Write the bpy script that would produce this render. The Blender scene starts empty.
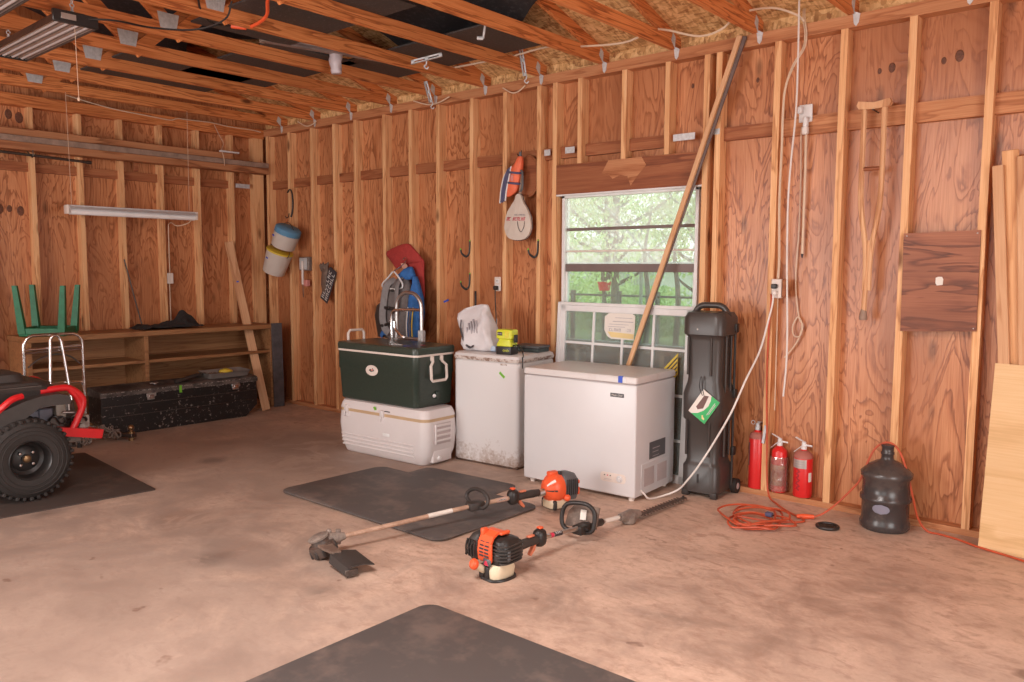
import bpy, bmesh, math, random
from mathutils import Vector, Matrix, Euler, noise
PI = math.pi
R = math.radians
random.seed(7)
S = bpy.context.scene
COL = S.collection

# ------------------------------------------------------------------ camera
cam_d = bpy.data.cameras.new('camera')
cam = bpy.data.objects.new('camera', cam_d)
COL.objects.link(cam)
cam_d.sensor_fit = 'HORIZONTAL'
cam_d.sensor_width = 36.0
cam_d.lens = 805.65 / 1024 * 36.0
cam_d.clip_start = 0.05
cam_d.clip_end = 300
_yaw, _pit, _rol = R(40.998), R(5.168), R(0.245)
_fw = Vector((-math.sin(_yaw) * math.cos(_pit), math.cos(_yaw) * math.cos(_pit), -math.sin(_pit)))
_rt = Vector((math.cos(_yaw), math.sin(_yaw), 0))
_up = _rt.cross(_fw)
_r2 = _rt * math.cos(_rol) + _up * math.sin(_rol)
_u2 = -_rt * math.sin(_rol) + _up * math.cos(_rol)
cam.matrix_world = Matrix(((_r2.x, _u2.x, -_fw.x, 8.15), (_r2.y, _u2.y, -_fw.y, -5.114), (_r2.z, _u2.z, -_fw.z, 1.52), (0, 0, 0, 1)))
S.camera = cam

# ------------------------------------------------------------------ sky, lights, exposure
S.view_settings.view_transform = 'Standard'
S.view_settings.look = 'None'
S.view_settings.gamma = 1.0
S.view_settings.use_curve_mapping = False
S.view_settings.exposure = -0.1
S.cycles.use_denoising = True
S.cycles.max_bounces = 8
S.cycles.diffuse_bounces = 5
S.cycles.caustics_reflective = False
S.cycles.caustics_refractive = False
S.cycles.sample_clamp_indirect = 6.0
world = bpy.data.worlds.new('overcast_sky')
S.world = world
world.use_nodes = True
_bg = world.node_tree.nodes['Background']
_bg.inputs['Color'].default_value = (0.86, 0.95, 0.93, 1)
_bg.inputs['Strength'].default_value = 2.4


def area(name, loc, target, sx, sy, power, color):
    d = bpy.data.lights.new(name, 'AREA')
    d.shape = 'RECTANGLE'
    d.size, d.size_y = sx, sy
    d.energy = power
    d.color = color
    o = bpy.data.objects.new(name, d)
    COL.objects.link(o)
    o.location = loc
    o.rotation_euler = (Vector(target) - Vector(loc)).to_track_quat('-Z', 'Z').to_euler()
    return o


WARM = (1.0, 0.93, 0.905)
# daylight entering through the two open garage doors behind the camera
area('garage_door_daylight', (3.2, -7.25, 1.45), (2.4, -1.5, 1.5), 3.0, 2.2, 190, WARM)
area('second_garage_door_daylight', (7.6, -7.25, 1.45), (6.6, -2.6, 0.3), 3.0, 2.2, 22, WARM)
area('added_side_fill', (9.65, -3.2, 1.35), (1, -2.6, 1.0), 2.2, 2.2, 90, WARM)  # added fill from the right, lifting the gable wall and the freezer side
# added unseen fill over the camera's end of the room, brightening the floor
area('added_overhead_fill', (6.1, -4.35, 2.86), (6.1, -3.9, 0.0), 1.2, 0.5, 118, (1.0, .93, .89))


# ------------------------------------------------------------------ mesh helpers
class G:
    """collects vertices and faces (with a material slot number) for one mesh"""

    def __init__(s):
        s.v, s.f, s.m = [], [], []

    def add(s, vs, fs, mi=0, M=None):
        b = len(s.v)
        s.v += [tuple(M @ Vector(p)) if M is not None else tuple(p) for p in vs]
        s.f += [tuple(b + i for i in f) for f in fs]
        s.m += [mi] * len(fs)
        return s

    def box(s, lo, hi, mi=0, M=None):
        x0, y0, z0 = lo
        x1, y1, z1 = hi
        v = [(x0, y0, z0), (x1, y0, z0), (x1, y1, z0), (x0, y1, z0), (x0, y0, z1), (x1, y0, z1), (x1, y1, z1), (x0, y1, z1)]
        f = [(0, 3, 2, 1), (4, 5, 6, 7), (0, 1, 5, 4), (1, 2, 6, 5), (2, 3, 7, 6), (3, 0, 4, 7)]
        return s.add(v, f, mi, M)

    def rbox(s, lo, hi, r=0.01, seg=2, mi=0, M=None):
        bm = bmesh.new()
        bmesh.ops.create_cube(bm, size=1)
        sz = [hi[i] - lo[i] for i in range(3)]
        for v in bm.verts:
            for i in range(3):
                v.co[i] = lo[i] + (v.co[i] + .5) * sz[i]
        r = min(r, .49 * min(sz))
        bmesh.ops.bevel(bm, geom=bm.edges[:], offset=r, segments=seg, affect='EDGES', profile=.5)
        bm.verts.index_update()
        s.add([v.co[:] for v in bm.verts], [[v.index for v in f.verts] for f in bm.faces], mi, M)
        bm.free()
        return s

    def loft(s, rings, mi=0, M=None, caps=True, closed=False):
        n = len(rings[0])
        v = [p for r in rings for p in r]
        f = []
        k = len(rings)
        for i in range(k if closed else k - 1):
            a, b = i * n, ((i + 1) % k) * n
            for j in range(n):
                j2 = (j + 1) % n
                f.append((a + j, a + j2, b + j2, b + j))
        if caps and not closed:
            f.append(tuple(range(n - 1, -1, -1)))
            f.append(tuple((k - 1) * n + j for j in range(n)))
        return s.add(v, f, mi, M)

    def tube(s, pts, r=.01, seg=8, mi=0, M=None, closed=False, flat=1.0, up=None):
        pts = [Vector(p) for p in pts]
        n = len(pts)
        rr = r if isinstance(r, (list, tuple)) else [r] * n
        T = []
        for i in range(n):
            a = pts[(i - 1) % n] if closed or i > 0 else pts[i]
            b = pts[(i + 1) % n] if closed or i < n - 1 else pts[i]
            T.append((b - a).normalized())
        u = Vector(up) if up else (Vector((0, 0, 1)) if abs(T[0].z) < .9 else Vector((1, 0, 0)))
        u = (u - T[0] * u.dot(T[0])).normalized()
        rings = []
        for i in range(n):
            u = (u - T[i] * u.dot(T[i]))
            u = u.normalized() if u.length > 1e-6 else T[i].orthogonal().normalized()
            w = T[i].cross(u)
            rings.append([tuple(pts[i] + (u * math.cos(2 * PI * j / seg) * flat + w * math.sin(2 * PI * j / seg)) * rr[i]) for j in range(seg)])
        return s.loft(rings, mi, M, True, closed)

    def cyl(s, a, b, r, r2=None, seg=16, mi=0, M=None):
        return s.tube([a, b], [r, r if r2 is None else r2], seg, mi, M)

    def lathe(s, prof, seg=24, mi=0, M=None):
        rings = [[(max(r, 1e-4) * math.cos(2 * PI * j / seg), max(r, 1e-4) * math.sin(2 * PI * j / seg), z) for j in range(seg)] for r, z in prof]
        return s.loft(rings, mi, M)

    def prism(s, poly, d0, d1, axis='y', mi=0, M=None):
        """extrude a 2D outline: axis y -> points are (x,z); axis x -> (y,z); axis z -> (x,y)"""
        def P(p, d):
            return (p[0], d, p[1]) if axis == 'y' else (d, p[0], p[1]) if axis == 'x' else (p[0], p[1], d)
        return s.loft([[P(p, d0) for p in poly], [P(p, d1) for p in poly]], mi, M)

    def sphere(s, c, rx, ry=None, rz=None, seg=14, rings=9, mi=0, M=None):
        ry, rz = ry or rx, rz or rx
        rg = []
        for i in range(rings + 1):
            t = PI * i / rings
            q = max(math.sin(t), 1e-3)
            rg.append([(c[0] + rx * q * math.cos(2 * PI * j / seg), c[1] + ry * q * math.sin(2 * PI * j / seg), c[2] - rz * math.cos(t)) for j in range(seg)])
        return s.loft(rg, mi, M)

    def torus(s, c, R_, r, seg=28, rs=8, mi=0, M=None, axis='z'):
        pts = []
        for i in range(seg):
            a = 2 * PI * i / seg
            q = (R_ * math.cos(a), R_ * math.sin(a))
            pts.append((c[0] + q[0], c[1] + q[1], c[2]) if axis == 'z' else (c[0] + q[0], c[1], c[2] + q[1]) if axis == 'y' else (c[0], c[1] + q[0], c[2] + q[1]))
        return s.tube(pts, r, rs, mi, M, closed=True)


def obj(name, g, mat, parent=None, smooth=True, angle=.7, loc=None, rot=None, fix=True):
    me = bpy.data.meshes.new(name)
    me.from_pydata(g.v, [], g.f)
    for m in (mat if isinstance(mat, (list, tuple)) else [mat]):
        me.materials.append(m)
    me.polygons.foreach_set('material_index', g.m)
    if fix:
        bm = bmesh.new()
        bm.from_mesh(me)
        bmesh.ops.recalc_face_normals(bm, faces=bm.faces[:])
        bm.to_mesh(me)
        bm.free()
    if smooth:
        me.polygons.foreach_set('use_smooth', [True] * len(me.polygons))
        me.update()
        me.set_sharp_from_angle(angle=angle)
    me.update()
    o = bpy.data.objects.new(name, me)
    COL.objects.link(o)
    if parent is not None:
        o.parent = parent
    if loc is not None:
        o.location = loc
    if rot is not None:
        o.rotation_euler = rot
    return o


def tag(o, label=None, cat=None, group=None, kind=None):
    if label: o['label'] = label
    if cat: o['category'] = cat
    if group: o['group'] = group
    if kind: o['kind'] = kind
    return o


def thing(name, label, cat, loc=(0, 0, 0), rz=0, group=None, rot=None):
    o = bpy.data.objects.new(name, None)
    o.empty_display_size = .05
    COL.objects.link(o)
    o.location = loc
    o.rotation_euler = rot if rot is not None else (0, 0, rz)
    return tag(o, label, cat, group)


def dup(root, loc=None, rot=None, label=None, group=None):
    r = root.copy()
    COL.objects.link(r)
    if loc is not None: r.location = loc
    if rot is not None: r.rotation_euler = rot
    if label: r['label'] = label
    if group: r['group'] = group
    for ch in list(root.children):
        c = ch.copy()
        COL.objects.link(c)
        c.parent = r
        for g in list(ch.children):
            d = g.copy()
            COL.objects.link(d)
            d.parent = c
    return r


def plabel(o, label):
    o['label'] = label
    return o


def text(name, body, size, M, mat, parent, depth=.0006, align='CENTER', shear=0, sx=1.0):
    c = bpy.data.curves.new(name, 'FONT')
    c.body = body
    c.size = size
    c.extrude = depth
    c.align_x = align
    c.align_y = 'CENTER'
    c.shear = shear
    c.resolution_u = 2
    t = bpy.data.objects.new(name + '_tmp', c)
    COL.objects.link(t)
    dg = bpy.context.evaluated_depsgraph_get()
    me = bpy.data.meshes.new_from_object(t.evaluated_get(dg))
    bpy.data.objects.remove(t)
    bpy.data.curves.remove(c)
    me.transform(M @ Matrix.Diagonal((sx, 1, 1, 1)))
    me.materials.clear()
    me.materials.append(mat)
    me.name = name
    o = bpy.data.objects.new(name, me)
    COL.objects.link(o)
    if parent is not None: o.parent = parent
    return o


def worn_print(name, rows, n, w, h, M, mat, parent, seed, slant=0.0):
    """lettering too worn or small to read: rows of short broken strokes of letter size, centred on the frame M (x right, y up)"""
    rnd = random.Random(seed)
    g = G()
    rh = h / rows
    cw = w / n
    for r_ in range(rows):
        for c in range(n):
            if rnd.random() < .08: continue
            x0, y0 = -w / 2 + c * cw, h / 2 - (r_ + .86) * rh
            t_ = cw * .2
            kind = rnd.randrange(4)
            bars = [(0, 0, t_, rh * .72)]
            if kind in (0, 2): bars.append((0, rh * .72 - t_, cw * .7, rh * .72))
            if kind in (1, 2): bars.append((0, 0, cw * .7, t_))
            if kind in (0, 3): bars.append((cw * .7 - t_, 0, cw * .7, rh * .72))
            if kind == 3: bars.append((0, rh * .3, cw * .7, rh * .3 + t_))
            for a, b, c_, d in bars:
                q = [(x0 + a + slant * (y0 + b), y0 + b), (x0 + c_ + slant * (y0 + b), y0 + b), (x0 + c_ + slant * (y0 + d), y0 + d), (x0 + a + slant * (y0 + d), y0 + d)]
                g.prism(q, -.0004, .0006, 'z', 0, M)
    return obj(name, g, mat, parent, False)


def face_y(x, y, z, roll=0):
    """text frame lying on a face that looks towards -y"""
    return Matrix.Translation((x, y, z)) @ Matrix.Rotation(PI / 2, 4, 'X') @ Matrix.Rotation(roll, 4, 'Z')


def face_x(x, y, z, roll=0):
    """text frame lying on a face that looks towards +x"""
    return Matrix.Translation((x, y, z)) @ Matrix.Rotation(PI / 2, 4, 'Z') @ Matrix.Rotation(PI / 2, 4, 'X') @ Matrix.Rotation(roll, 4, 'Z')


def cr(pts, n=6, closed=False):
    """Catmull-Rom curve through points"""
    P = [Vector(p) for p in pts]
    k = len(P)
    out = []
    for i in range(k if closed else k - 1):
        p1, p2 = P[i], P[(i + 1) % k]
        p0 = P[(i - 1) % k] if closed or i > 0 else p1 + (p1 - p2)
        p3 = P[(i + 2) % k] if closed or i < k - 2 else p2 + (p2 - p1)
        for j in range(n):
            t = j / n
            out.append(.5 * ((2 * p1) + (p2 - p0) * t + (2 * p0 - 5 * p1 + 4 * p2 - p3) * t * t + (3 * p1 - p0 - 3 * p2 + p3) * t ** 3))
    if not closed:
        out.append(P[-1])
    return out


def arc(cx, cz, r, a0, a1, n=8):
    return [(cx + r * math.cos(R(a0 + (a1 - a0) * i / n)), cz + r * math.sin(R(a0 + (a1 - a0) * i / n))) for i in range(n + 1)]


def rrect(w, d, r, n=5, cx=0, cy=0):
    """rounded rectangle outline (2D), counter-clockwise"""
    r = min(r, w / 2 - 1e-4, d / 2 - 1e-4)
    o = []
    for sx, sy, a in ((1, 1, 0), (-1, 1, 90), (-1, -1, 180), (1, -1, 270)):
        o += arc(cx + sx * (w / 2 - r), cy + sy * (d / 2 - r), r, a, a + 90, n)
    return o


def rloft(sections, n=5):
    """rings of rounded rectangles: sections = (z, w, d, r[, cx, cy])"""
    out = []
    for q in sections:
        z, w, d, r = q[:4]
        cx, cy = q[4:6] if len(q) > 4 else (0, 0)
        out.append([(x, y, z) for x, y in rrect(w, d, r, n, cx, cy)])
    return out


# ------------------------------------------------------------------ materials
class NT:
    def __init__(s, name):
        s.mat = bpy.data.materials.new(name)
        s.mat.use_nodes = True
        s.t = s.mat.node_tree
        s.p = s.t.nodes['Principled BSDF']

    def n(s, typ, ins=None, **props):
        q = s.t.nodes.new(typ)
        for k, v in props.items():
            setattr(q, k, v)
        for k, v in (ins or {}).items():
            if isinstance(v, bpy.types.NodeSocket):
                s.t.links.new(v, q.inputs[k])
            else:
                q.inputs[k].default_value = v
        return q

    def math(s, op, a, b=0.0, c=None):
        d = {0: a, 1: b}
        if c is not None: d[2] = c
        return s.n('ShaderNodeMath', d, operation=op).outputs[0]

    def coords(s, scale=(1, 1, 1), rnd=True, rot=(0, 0, 0)):
        tc = s.n('ShaderNodeTexCoord').outputs['Object']
        if rnd:
            oi = s.n('ShaderNodeObjectInfo').outputs['Random']
            off = s.n('ShaderNodeVectorMath', {0: (23.1, 17.7, 31.3), 'Scale': oi}, operation='SCALE').outputs[0]
            tc = s.n('ShaderNodeVectorMath', {0: tc, 1: off}, operation='ADD').outputs[0]
        return s.n('ShaderNodeMapping', {'Vector': tc, 'Scale': scale, 'Rotation': rot}).outputs[0]

    def noise(s, vec, scale=1, detail=2, rough=.5, dist=0.0):
        return s.n('ShaderNodeTexNoise', {'Vector': vec, 'Scale': scale, 'Detail': detail, 'Roughness': rough, 'Distortion': dist}).outputs['Fac']

    def ramp(s, fac, stops):
        q = s.n('ShaderNodeValToRGB', {'Fac': fac})
        e = q.color_ramp.elements
        while len(e) > 1: e.remove(e[-1])
        e[0].position, e[0].color = stops[0][0], tuple(stops[0][1]) + (1,) if len(stops[0][1]) == 3 else stops[0][1]
        for p, c in stops[1:]:
            x = e.new(p)
            x.color = tuple(c) + (1,) if len(c) == 3 else c
        return q.outputs['Color']

    def mix(s, fac, a, b, mode='MIX'):
        q = s.n('ShaderNodeMix', data_type='RGBA', blend_type=mode)
        for i, v in ((0, fac), (6, a), (7, b)):
            if isinstance(v, bpy.types.NodeSocket):
                s.t.links.new(v, q.inputs[i])
            else:
                q.inputs[i].default_value = tuple(v) + (1,) if isinstance(v, (tuple, list)) and len(v) == 3 else v
        return q.outputs[2]

    def out(s, color=None, rough=.5, metal=0.0, spec=.5, bump=None, bstr=.2, bdist=.01, **kw):
        def put(k, v):
            if isinstance(v, bpy.types.NodeSocket):
                s.t.links.new(v, s.p.inputs[k])
            else:
                s.p.inputs[k].default_value = tuple(v) + (1,) if isinstance(v, (tuple, list)) and len(v) == 3 and k != 'Normal' else v
        if color is not None: put('Base Color', color)
        put('Roughness', rough)
        put('Metallic', metal)
        put('Specular IOR Level', spec)
        for k, v in kw.items(): put(k.replace('_', ' '), v)
        if bump is not None:
            b = s.n('ShaderNodeBump', {'Height': bump, 'Strength': bstr, 'Distance': bdist}).outputs[0]
            s.t.links.new(b, s.p.inputs['Normal'])
        return s.mat


def plain(name, c, rough=.5, metal=0.0, var=.12, scale=9, spec=.5, **kw):
    """a plain coloured surface with faint mottling of its own"""
    t = NT(name)
    f = t.noise(t.coords(), scale, 3, .6)
    col = t.ramp(f, [(.3, tuple(x * (1 - var) for x in c)), (.7, tuple(min(1, x * (1 + var)) for x in c))])
    return t.out(col, rough, metal, spec, **kw)


def dirty(name, c, dirt, amount=.5, scale=7, rough=.5, thresh=.56, metal=0.0, spec=.5):
    t = NT(name)
    v = t.coords()
    f = t.noise(v, scale, 5, .65)
    f2 = t.noise(v, scale * 5, 3, .6)
    k = t.n('ShaderNodeMapRange', {'Value': t.math('ADD', t.math('MULTIPLY', f, .75), t.math('MULTIPLY', f2, .25)), 'From Min': thresh - .05, 'From Max': thresh + .07}).outputs[0]
    return t.out(t.mix(t.math('MULTIPLY', k, amount), c, dirt), rough, metal, spec)


def timber(name, dark, mid, light, axis='Z', rings=9, rscale=(3.2, 3.2, .42), knots=True, rough=.62, spec=.3, fiber=.35, dist=.35, kn=.9, patch=.45):
    """sawn or peeled softwood: growth rings that end in a dark late-wood line, fibre streaks, pores, a few knots"""
    t = NT(name)
    rot = {'Z': (0, 0, 0), 'X': (0, PI / 2, 0), 'Y': (PI / 2, 0, 0)}[axis]
    base = t.coords(rot=rot)
    def sc(v):
        return t.n('ShaderNodeMapping', {'Vector': base, 'Scale': v}).outputs[0]
    a = t.noise(sc(rscale), 1, 3.5, .52, dist)
    wob = t.noise(sc(tuple(v * 9 for v in rscale)), 1, 2, .6)
    a = t.math('ADD', t.math('MULTIPLY', a, rings), t.math('MULTIPLY', wob, .38))
    saw = t.math('FRACT', a)
    late = t.n('ShaderNodeMapRange', {'Value': saw, 'From Min': .35, 'From Max': .86}).outputs[0]
    late = t.math('POWER', late, 2.2)
    edge = t.n('ShaderNodeMapRange', {'Value': saw, 'From Min': .90, 'From Max': 1.0, 'To Min': 1.0, 'To Max': 0.0}).outputs[0]
    ring = t.math('MULTIPLY', late, edge)
    fib = t.noise(sc((120, 120, 3.0)), 1, 3, .65)
    fib = t.n('ShaderNodeMapRange', {'Value': fib, 'From Min': .28, 'From Max': .72}).outputs[0]
    lowf = t.noise(sc((1.7, 1.7, .6)), 1, 3, .55)
    k = t.math('ADD', t.math('MULTIPLY', ring, 1 - fiber), t.math('MULTIPLY', fib, fiber))
    col = t.ramp(k, [(.05, light), (.42, mid), (.95, dark)])
    col = t.mix(t.n('ShaderNodeMapRange', {'Value': lowf, 'From Min': .38, 'From Max': .66, 'To Max': patch}).outputs[0], col, tuple(m_ * .55 + d_ * .35 for m_, d_ in zip(mid, dark)))
    if knots:
        vor = t.n('ShaderNodeTexVoronoi', {'Vector': sc((4.6, 4.6, 1.7)), 'Scale': 1.0}).outputs['Distance']
        kk = t.n('ShaderNodeMapRange', {'Value': vor, 'From Min': .05, 'From Max': .14, 'To Min': kn, 'To Max': 0.0}).outputs[0]
        col = t.mix(kk, col, tuple(x * .42 for x in dark))
    return t.out(col, rough, 0, spec, bump=k, bstr=.18, bdist=.004)


M = {}
PLY_D, PLY_M, PLY_L = (.20, .058, .021), (.49, .182, .074), (.68, .315, .150)
M['plywood_wall'] = timber('plywood_wall', PLY_D, PLY_M, PLY_L, 'Z', 11, (5.2, 5.2, 1.25), True, .34, .5, .46, .9, .55, .75)
M['stud'] = timber('stud_pine', (.44, .17, .07), (.76, .40, .185), (.90, .56, .30), 'Z', 6, (9, 9, .7), True, .6, .3, .5, .2, .9)
M['stud_y'] = timber('stud_pine_along_room', (.30, .10, .04), (.46, .19, .08), (.58, .28, .13), 'Y', 6, (7, 7, .7), True, .6, .3, .5, .2, .9)
M['plate_x'] = timber('plate_pine', (.30, .105, .042), (.48, .195, .085), (.60, .29, .14), 'X', 6, (7, 7, .7), True, .62, .3, .5, .2, .9)
M['block_x'] = timber('blocking_pine', (.22, .065, .026), (.34, .115, .048), (.44, .18, .08), 'X', 6, (7, 7, .7), True, .62, .3, .5, .2, .7)
M['block_y'] = timber('blocking_pine_left', (.22, .065, .026), (.34, .115, .048), (.44, .18, .08), 'Y', 6, (7, 7, .7), True, .62, .3, .5, .2, .7)
M['header'] = timber('header_wood', (.15, .04, .016), (.28, .085, .033), (.38, .14, .06), 'X', 5, (4, 4, .5), True, .55, .35, .4, .5, .6)
M['truss'] = timber('truss_wood', (.22, .055, .02), (.60, .19, .055), (.80, .31, .11), 'Y', 8, (11, 11, .8), True, .6, .3, .45, .25, .9)
M['board'] = timber('loose_board', (.40, .17, .08), (.58, .30, .15), (.70, .42, .24), 'Z', 5, (6, 6, .5), False, .6, .3, .45, .3)
M['pale_board'] = timber('pale_board', (.50, .25, .12), (.66, .37, .19), (.74, .46, .27), 'Z', 5, (6, 6, .5), False, .6, .3, .45, .3)
M['grey_board'] = plain('grey_board', (.30, .20, .15), .75, var=.25, scale=14)
M['brown_ply'] = timber('brown_panel', (.075, .022, .012), (.27, .085, .04), (.42, .155, .075), 'X', 7, (5.5, 5.5, .9), False, .5, .4, .35, .8, 0, .7)
M['sheet_ply'] = timber('pale_sheet', (.60, .36, .16), (.72, .46, .23), (.78, .53, .29), 'X', 5, (2, 2, .6), False, .55, .35, .5, .3)
M['shelf_wood'] = timber('bookcase_oak', (.20, .085, .035), (.33, .155, .065), (.42, .21, .095), 'Y', 8, (7, 7, .5), False, .5, .4, .5, .3)
M['osb'] = None


def osb():
    t = NT('osb_sheathing')
    v = t.coords()
    cells = []
    for i, (sc, rt) in enumerate((((22, 75, 40), (0, 0, .3)), ((80, 20, 40), (0, 0, -.5)))):
        m = t.n('ShaderNodeMapping', {'Vector': v, 'Scale': sc, 'Rotation': rt}).outputs[0]
        w = t.noise(m, .7, 2, .5)
        m = t.mix(.25, m, t.n('ShaderNodeTexNoise', {'Vector': m, 'Scale': .8}).outputs['Color'])
        cells.append(t.n('ShaderNodeTexVoronoi', {'Vector': m, 'Scale': 1.0}).outputs['Color'])
    s1 = t.n('ShaderNodeSeparateColor', {'Color': cells[0]}).outputs[0]
    s2 = t.n('ShaderNodeSeparateColor', {'Color': cells[1]}).outputs[1]
    k = t.math('ADD', t.math('MULTIPLY', s1, .5), t.math('MULTIPLY', s2, .5))
    col = t.ramp(k, [(.08, (.36, .17, .07)), (.42, (.62, .36, .15)), (.8, (.84, .56, .28))])
    return t.out(col, .7, 0, .25, bump=k, bstr=.15)


M['osb'] = osb()


DARK_AREAS = ((1.9, -1.7, 2.3, 1.5, .62), (3.9, -3.5, 1.7, 1.1, .62), (7.2, -1.9, .9, .5, .30), (3.2, -.9, .8, .5, .4))  # ellipses that turn the slab colour darker and greyer
STAINS = ((7.13, -1.62, .085, .06, .85), (6.95, -1.47, .05, .04, .75), (7.30, -1.05, .10, .07, .3), (2.03, -.98, .42, .34, .5), (3.88, -2.59, .28, .14, .5), (3.25, -2.54, .3, .16, .5), (5.65, -2.58, .03, .025, .5), (4.26, -3.78, .3, .2, .35), (6.21, -1.37, .09, .08, .3), (2.6, -1.3, .5, .3, .45), (4.02, -3.31, .2, .14, .3))


def concrete():
    t = NT('stained_concrete')
    v = t.coords(rnd=False)
    big = t.noise(v, .55, 4, .6, .4)
    med = t.noise(v, 2.6, 6, .68, .6)
    fine = t.noise(v, 38, 4, .65)
    k = t.math('ADD', t.math('MULTIPLY', big, .45), t.math('MULTIPLY', med, .55))
    col = t.ramp(k, [(.36, (.33, .225, .175)), (.45, (.49, .34, .265)), (.54, (.63, .445, .345)), (.66, (.74, .54, .425))])
    mott = t.noise(t.n('ShaderNodeMapping', {'Vector': v, 'Scale': (9, 16, 9), 'Rotation': (0, 0, .75)}).outputs[0], 1, 6, .7, .5)
    col = t.mix(t.n('ShaderNodeMapRange', {'Value': mott, 'From Min': .50, 'From Max': .66, 'To Min': .0, 'To Max': .60}).outputs[0], col, (.33, .20, .145))
    col = t.mix(t.n('ShaderNodeMapRange', {'Value': mott, 'From Min': .46, 'From Max': .34, 'To Min': .0, 'To Max': .22}).outputs[0], col, (.76, .56, .445))
    col = t.mix(t.n('ShaderNodeMapRange', {'Value': fine, 'From Min': .40, 'From Max': .72, 'To Min': .0, 'To Max': .30}).outputs[0], col, (.40, .25, .18))
    # oil spots
    vm = t.n('ShaderNodeMapping', {'Vector': v, 'Scale': (1.25, 1.25, 1.25), 'Rotation': (0, 0, .4)}).outputs[0]
    wob = t.n('ShaderNodeTexNoise', {'Vector': v, 'Scale': 6.0, 'Detail': 3.0}).outputs['Color']
    vd = t.n('ShaderNodeTexVoronoi', {'Vector': t.mix(.12, vm, wob), 'Scale': 1.0}).outputs['Distance']
    spot = t.n('ShaderNodeMapRange', {'Value': vd, 'From Min': .06, 'From Max': .16, 'To Min': .8, 'To Max': 0.0}).outputs[0]
    brk = t.n('ShaderNodeMapRange', {'Value': med, 'From Min': .42, 'From Max': .50}).outputs[0]
    col = t.mix(t.math('MULTIPLY', spot, brk), col, (.10, .065, .05))
    # stains that sit where something once leaked
    sx_, sy_ = (t.n('ShaderNodeSeparateXYZ', {'Vector': t.mix(.10, v, wob)}).outputs[i] for i in (0, 1))
    for (cx, cy, rx, ry, amt) in STAINS:
        dx = t.math('DIVIDE', t.math('SUBTRACT', sx_, cx + .05), rx)
        dy = t.math('DIVIDE', t.math('SUBTRACT', sy_, cy + .05), ry)
        d2 = t.math('ADD', t.math('MULTIPLY', dx, dx), t.math('MULTIPLY', dy, dy))
        f_ = t.n('ShaderNodeMapRange', {'Value': d2, 'From Min': .5, 'From Max': 1.5, 'To Min': amt, 'To Max': 0.0}).outputs[0]
        col = t.mix(t.math('MULTIPLY', f_, brk if rx > .12 else 1.0), col, (.15, .075, .05))
    # broad darker, greyer areas of the slab
    area_noise = t.noise(v, 1.6, 5, .68, .8)
    for (cx, cy, rx, ry, amt) in DARK_AREAS:
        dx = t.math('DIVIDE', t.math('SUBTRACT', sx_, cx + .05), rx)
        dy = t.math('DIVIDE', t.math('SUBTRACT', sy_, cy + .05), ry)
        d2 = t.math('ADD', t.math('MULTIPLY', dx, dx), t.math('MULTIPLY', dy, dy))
        d2 = t.math('ADD', d2, t.math('MULTIPLY', t.math('SUBTRACT', area_noise, .5), 3.2))
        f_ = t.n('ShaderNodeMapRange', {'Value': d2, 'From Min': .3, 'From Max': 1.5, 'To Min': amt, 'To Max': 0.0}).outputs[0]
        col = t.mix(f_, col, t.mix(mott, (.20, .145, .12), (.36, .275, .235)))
    # small dark specks
    sp = t.n('ShaderNodeTexVoronoi', {'Vector': t.mix(.3, v, wob), 'Scale': 5.5}).outputs['Distance']
    sk = t.n('ShaderNodeMapRange', {'Value': sp, 'From Min': .06, 'From Max': .13, 'To Min': .7, 'To Max': 0.0}).outputs[0]
    col = t.mix(t.math('MULTIPLY', sk, t.n('ShaderNodeMapRange', {'Value': t.noise(v, 1.9, 2, .5), 'From Min': .46, 'From Max': .56}).outputs[0]), col, (.20, .11, .08))
    rough = t.n('ShaderNodeMapRange', {'Value': med, 'From Min': .3, 'From Max': .7, 'To Min': .42, 'To Max': .7}).outputs[0]
    return t.out(col, rough, 0, .4, bump=fine, bstr=.06, bdist=.004)


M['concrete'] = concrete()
M['white_enamel'] = plain('white_enamel', (.625, .60, .605), .32, var=.02, scale=3)
M['white_paint'] = plain('white_paint', (.72, .70, .695), .45, var=.05, scale=12)
M['lid_white'] = dirty('freezer_lid_white', (.62, .575, .56), (.50, .40, .36), .5, 5, .38, .6)
M['rusty_white'] = None
M['rust_trim'] = dirty('rusty_trim', (.62, .54, .50), (.20, .10, .06), .9, 22, .6, .50)
M['cooler_white'] = plain('cooler_white', (.64, .58, .57), .42, var=.03, scale=4)
M['tan'] = plain('tan_plastic', (.50, .34, .20), .5, var=.06)
M['cream'] = plain('cream_plastic', (.70, .60, .54), .45, var=.04)
M['green_cooler'] = plain('dark_green_plastic', (.030, .042, .032), .33, var=.15, scale=60)
M['black'] = plain('black_plastic', (.022, .018, .017), .42, var=.2)
M['dull_black'] = plain('dull_black_plastic', (.040, .032, .029), .55, var=.15, scale=20)
M['case'] = plain('charcoal_case_plastic', (.052, .042, .038), .36, var=.08, scale=120)
M['toolbox_lid'] = dirty('dusty_black_lid', (.040, .031, .028), (.16, .125, .11), .75, 5, .55, .5)
M['rubber'] = plain('tyre_rubber', (.024, .018, .016), .75, var=.2, scale=30)
M['mat'] = dirty('rubber_floor_mat', (.094, .080, .076), (.20, .15, .128), .7, 2.6, .6, .54)
M['mat_dark'] = dirty('dark_rubber_floor_mat', (.060, .043, .037), (.12, .085, .07), .7, 2.5, .65, .55)
M['red'] = plain('red_paint', (.62, .016, .020), .35, var=.06)
M['ext_red'] = plain('extinguisher_red', (.66, .022, .022), .28, var=.05)
M['orange'] = plain('orange_plastic', (.80, .11, .035), .4, var=.07)
M['orange_cord'] = plain('orange_cord', (.52, .085, .034), .45, var=.12)
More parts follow.
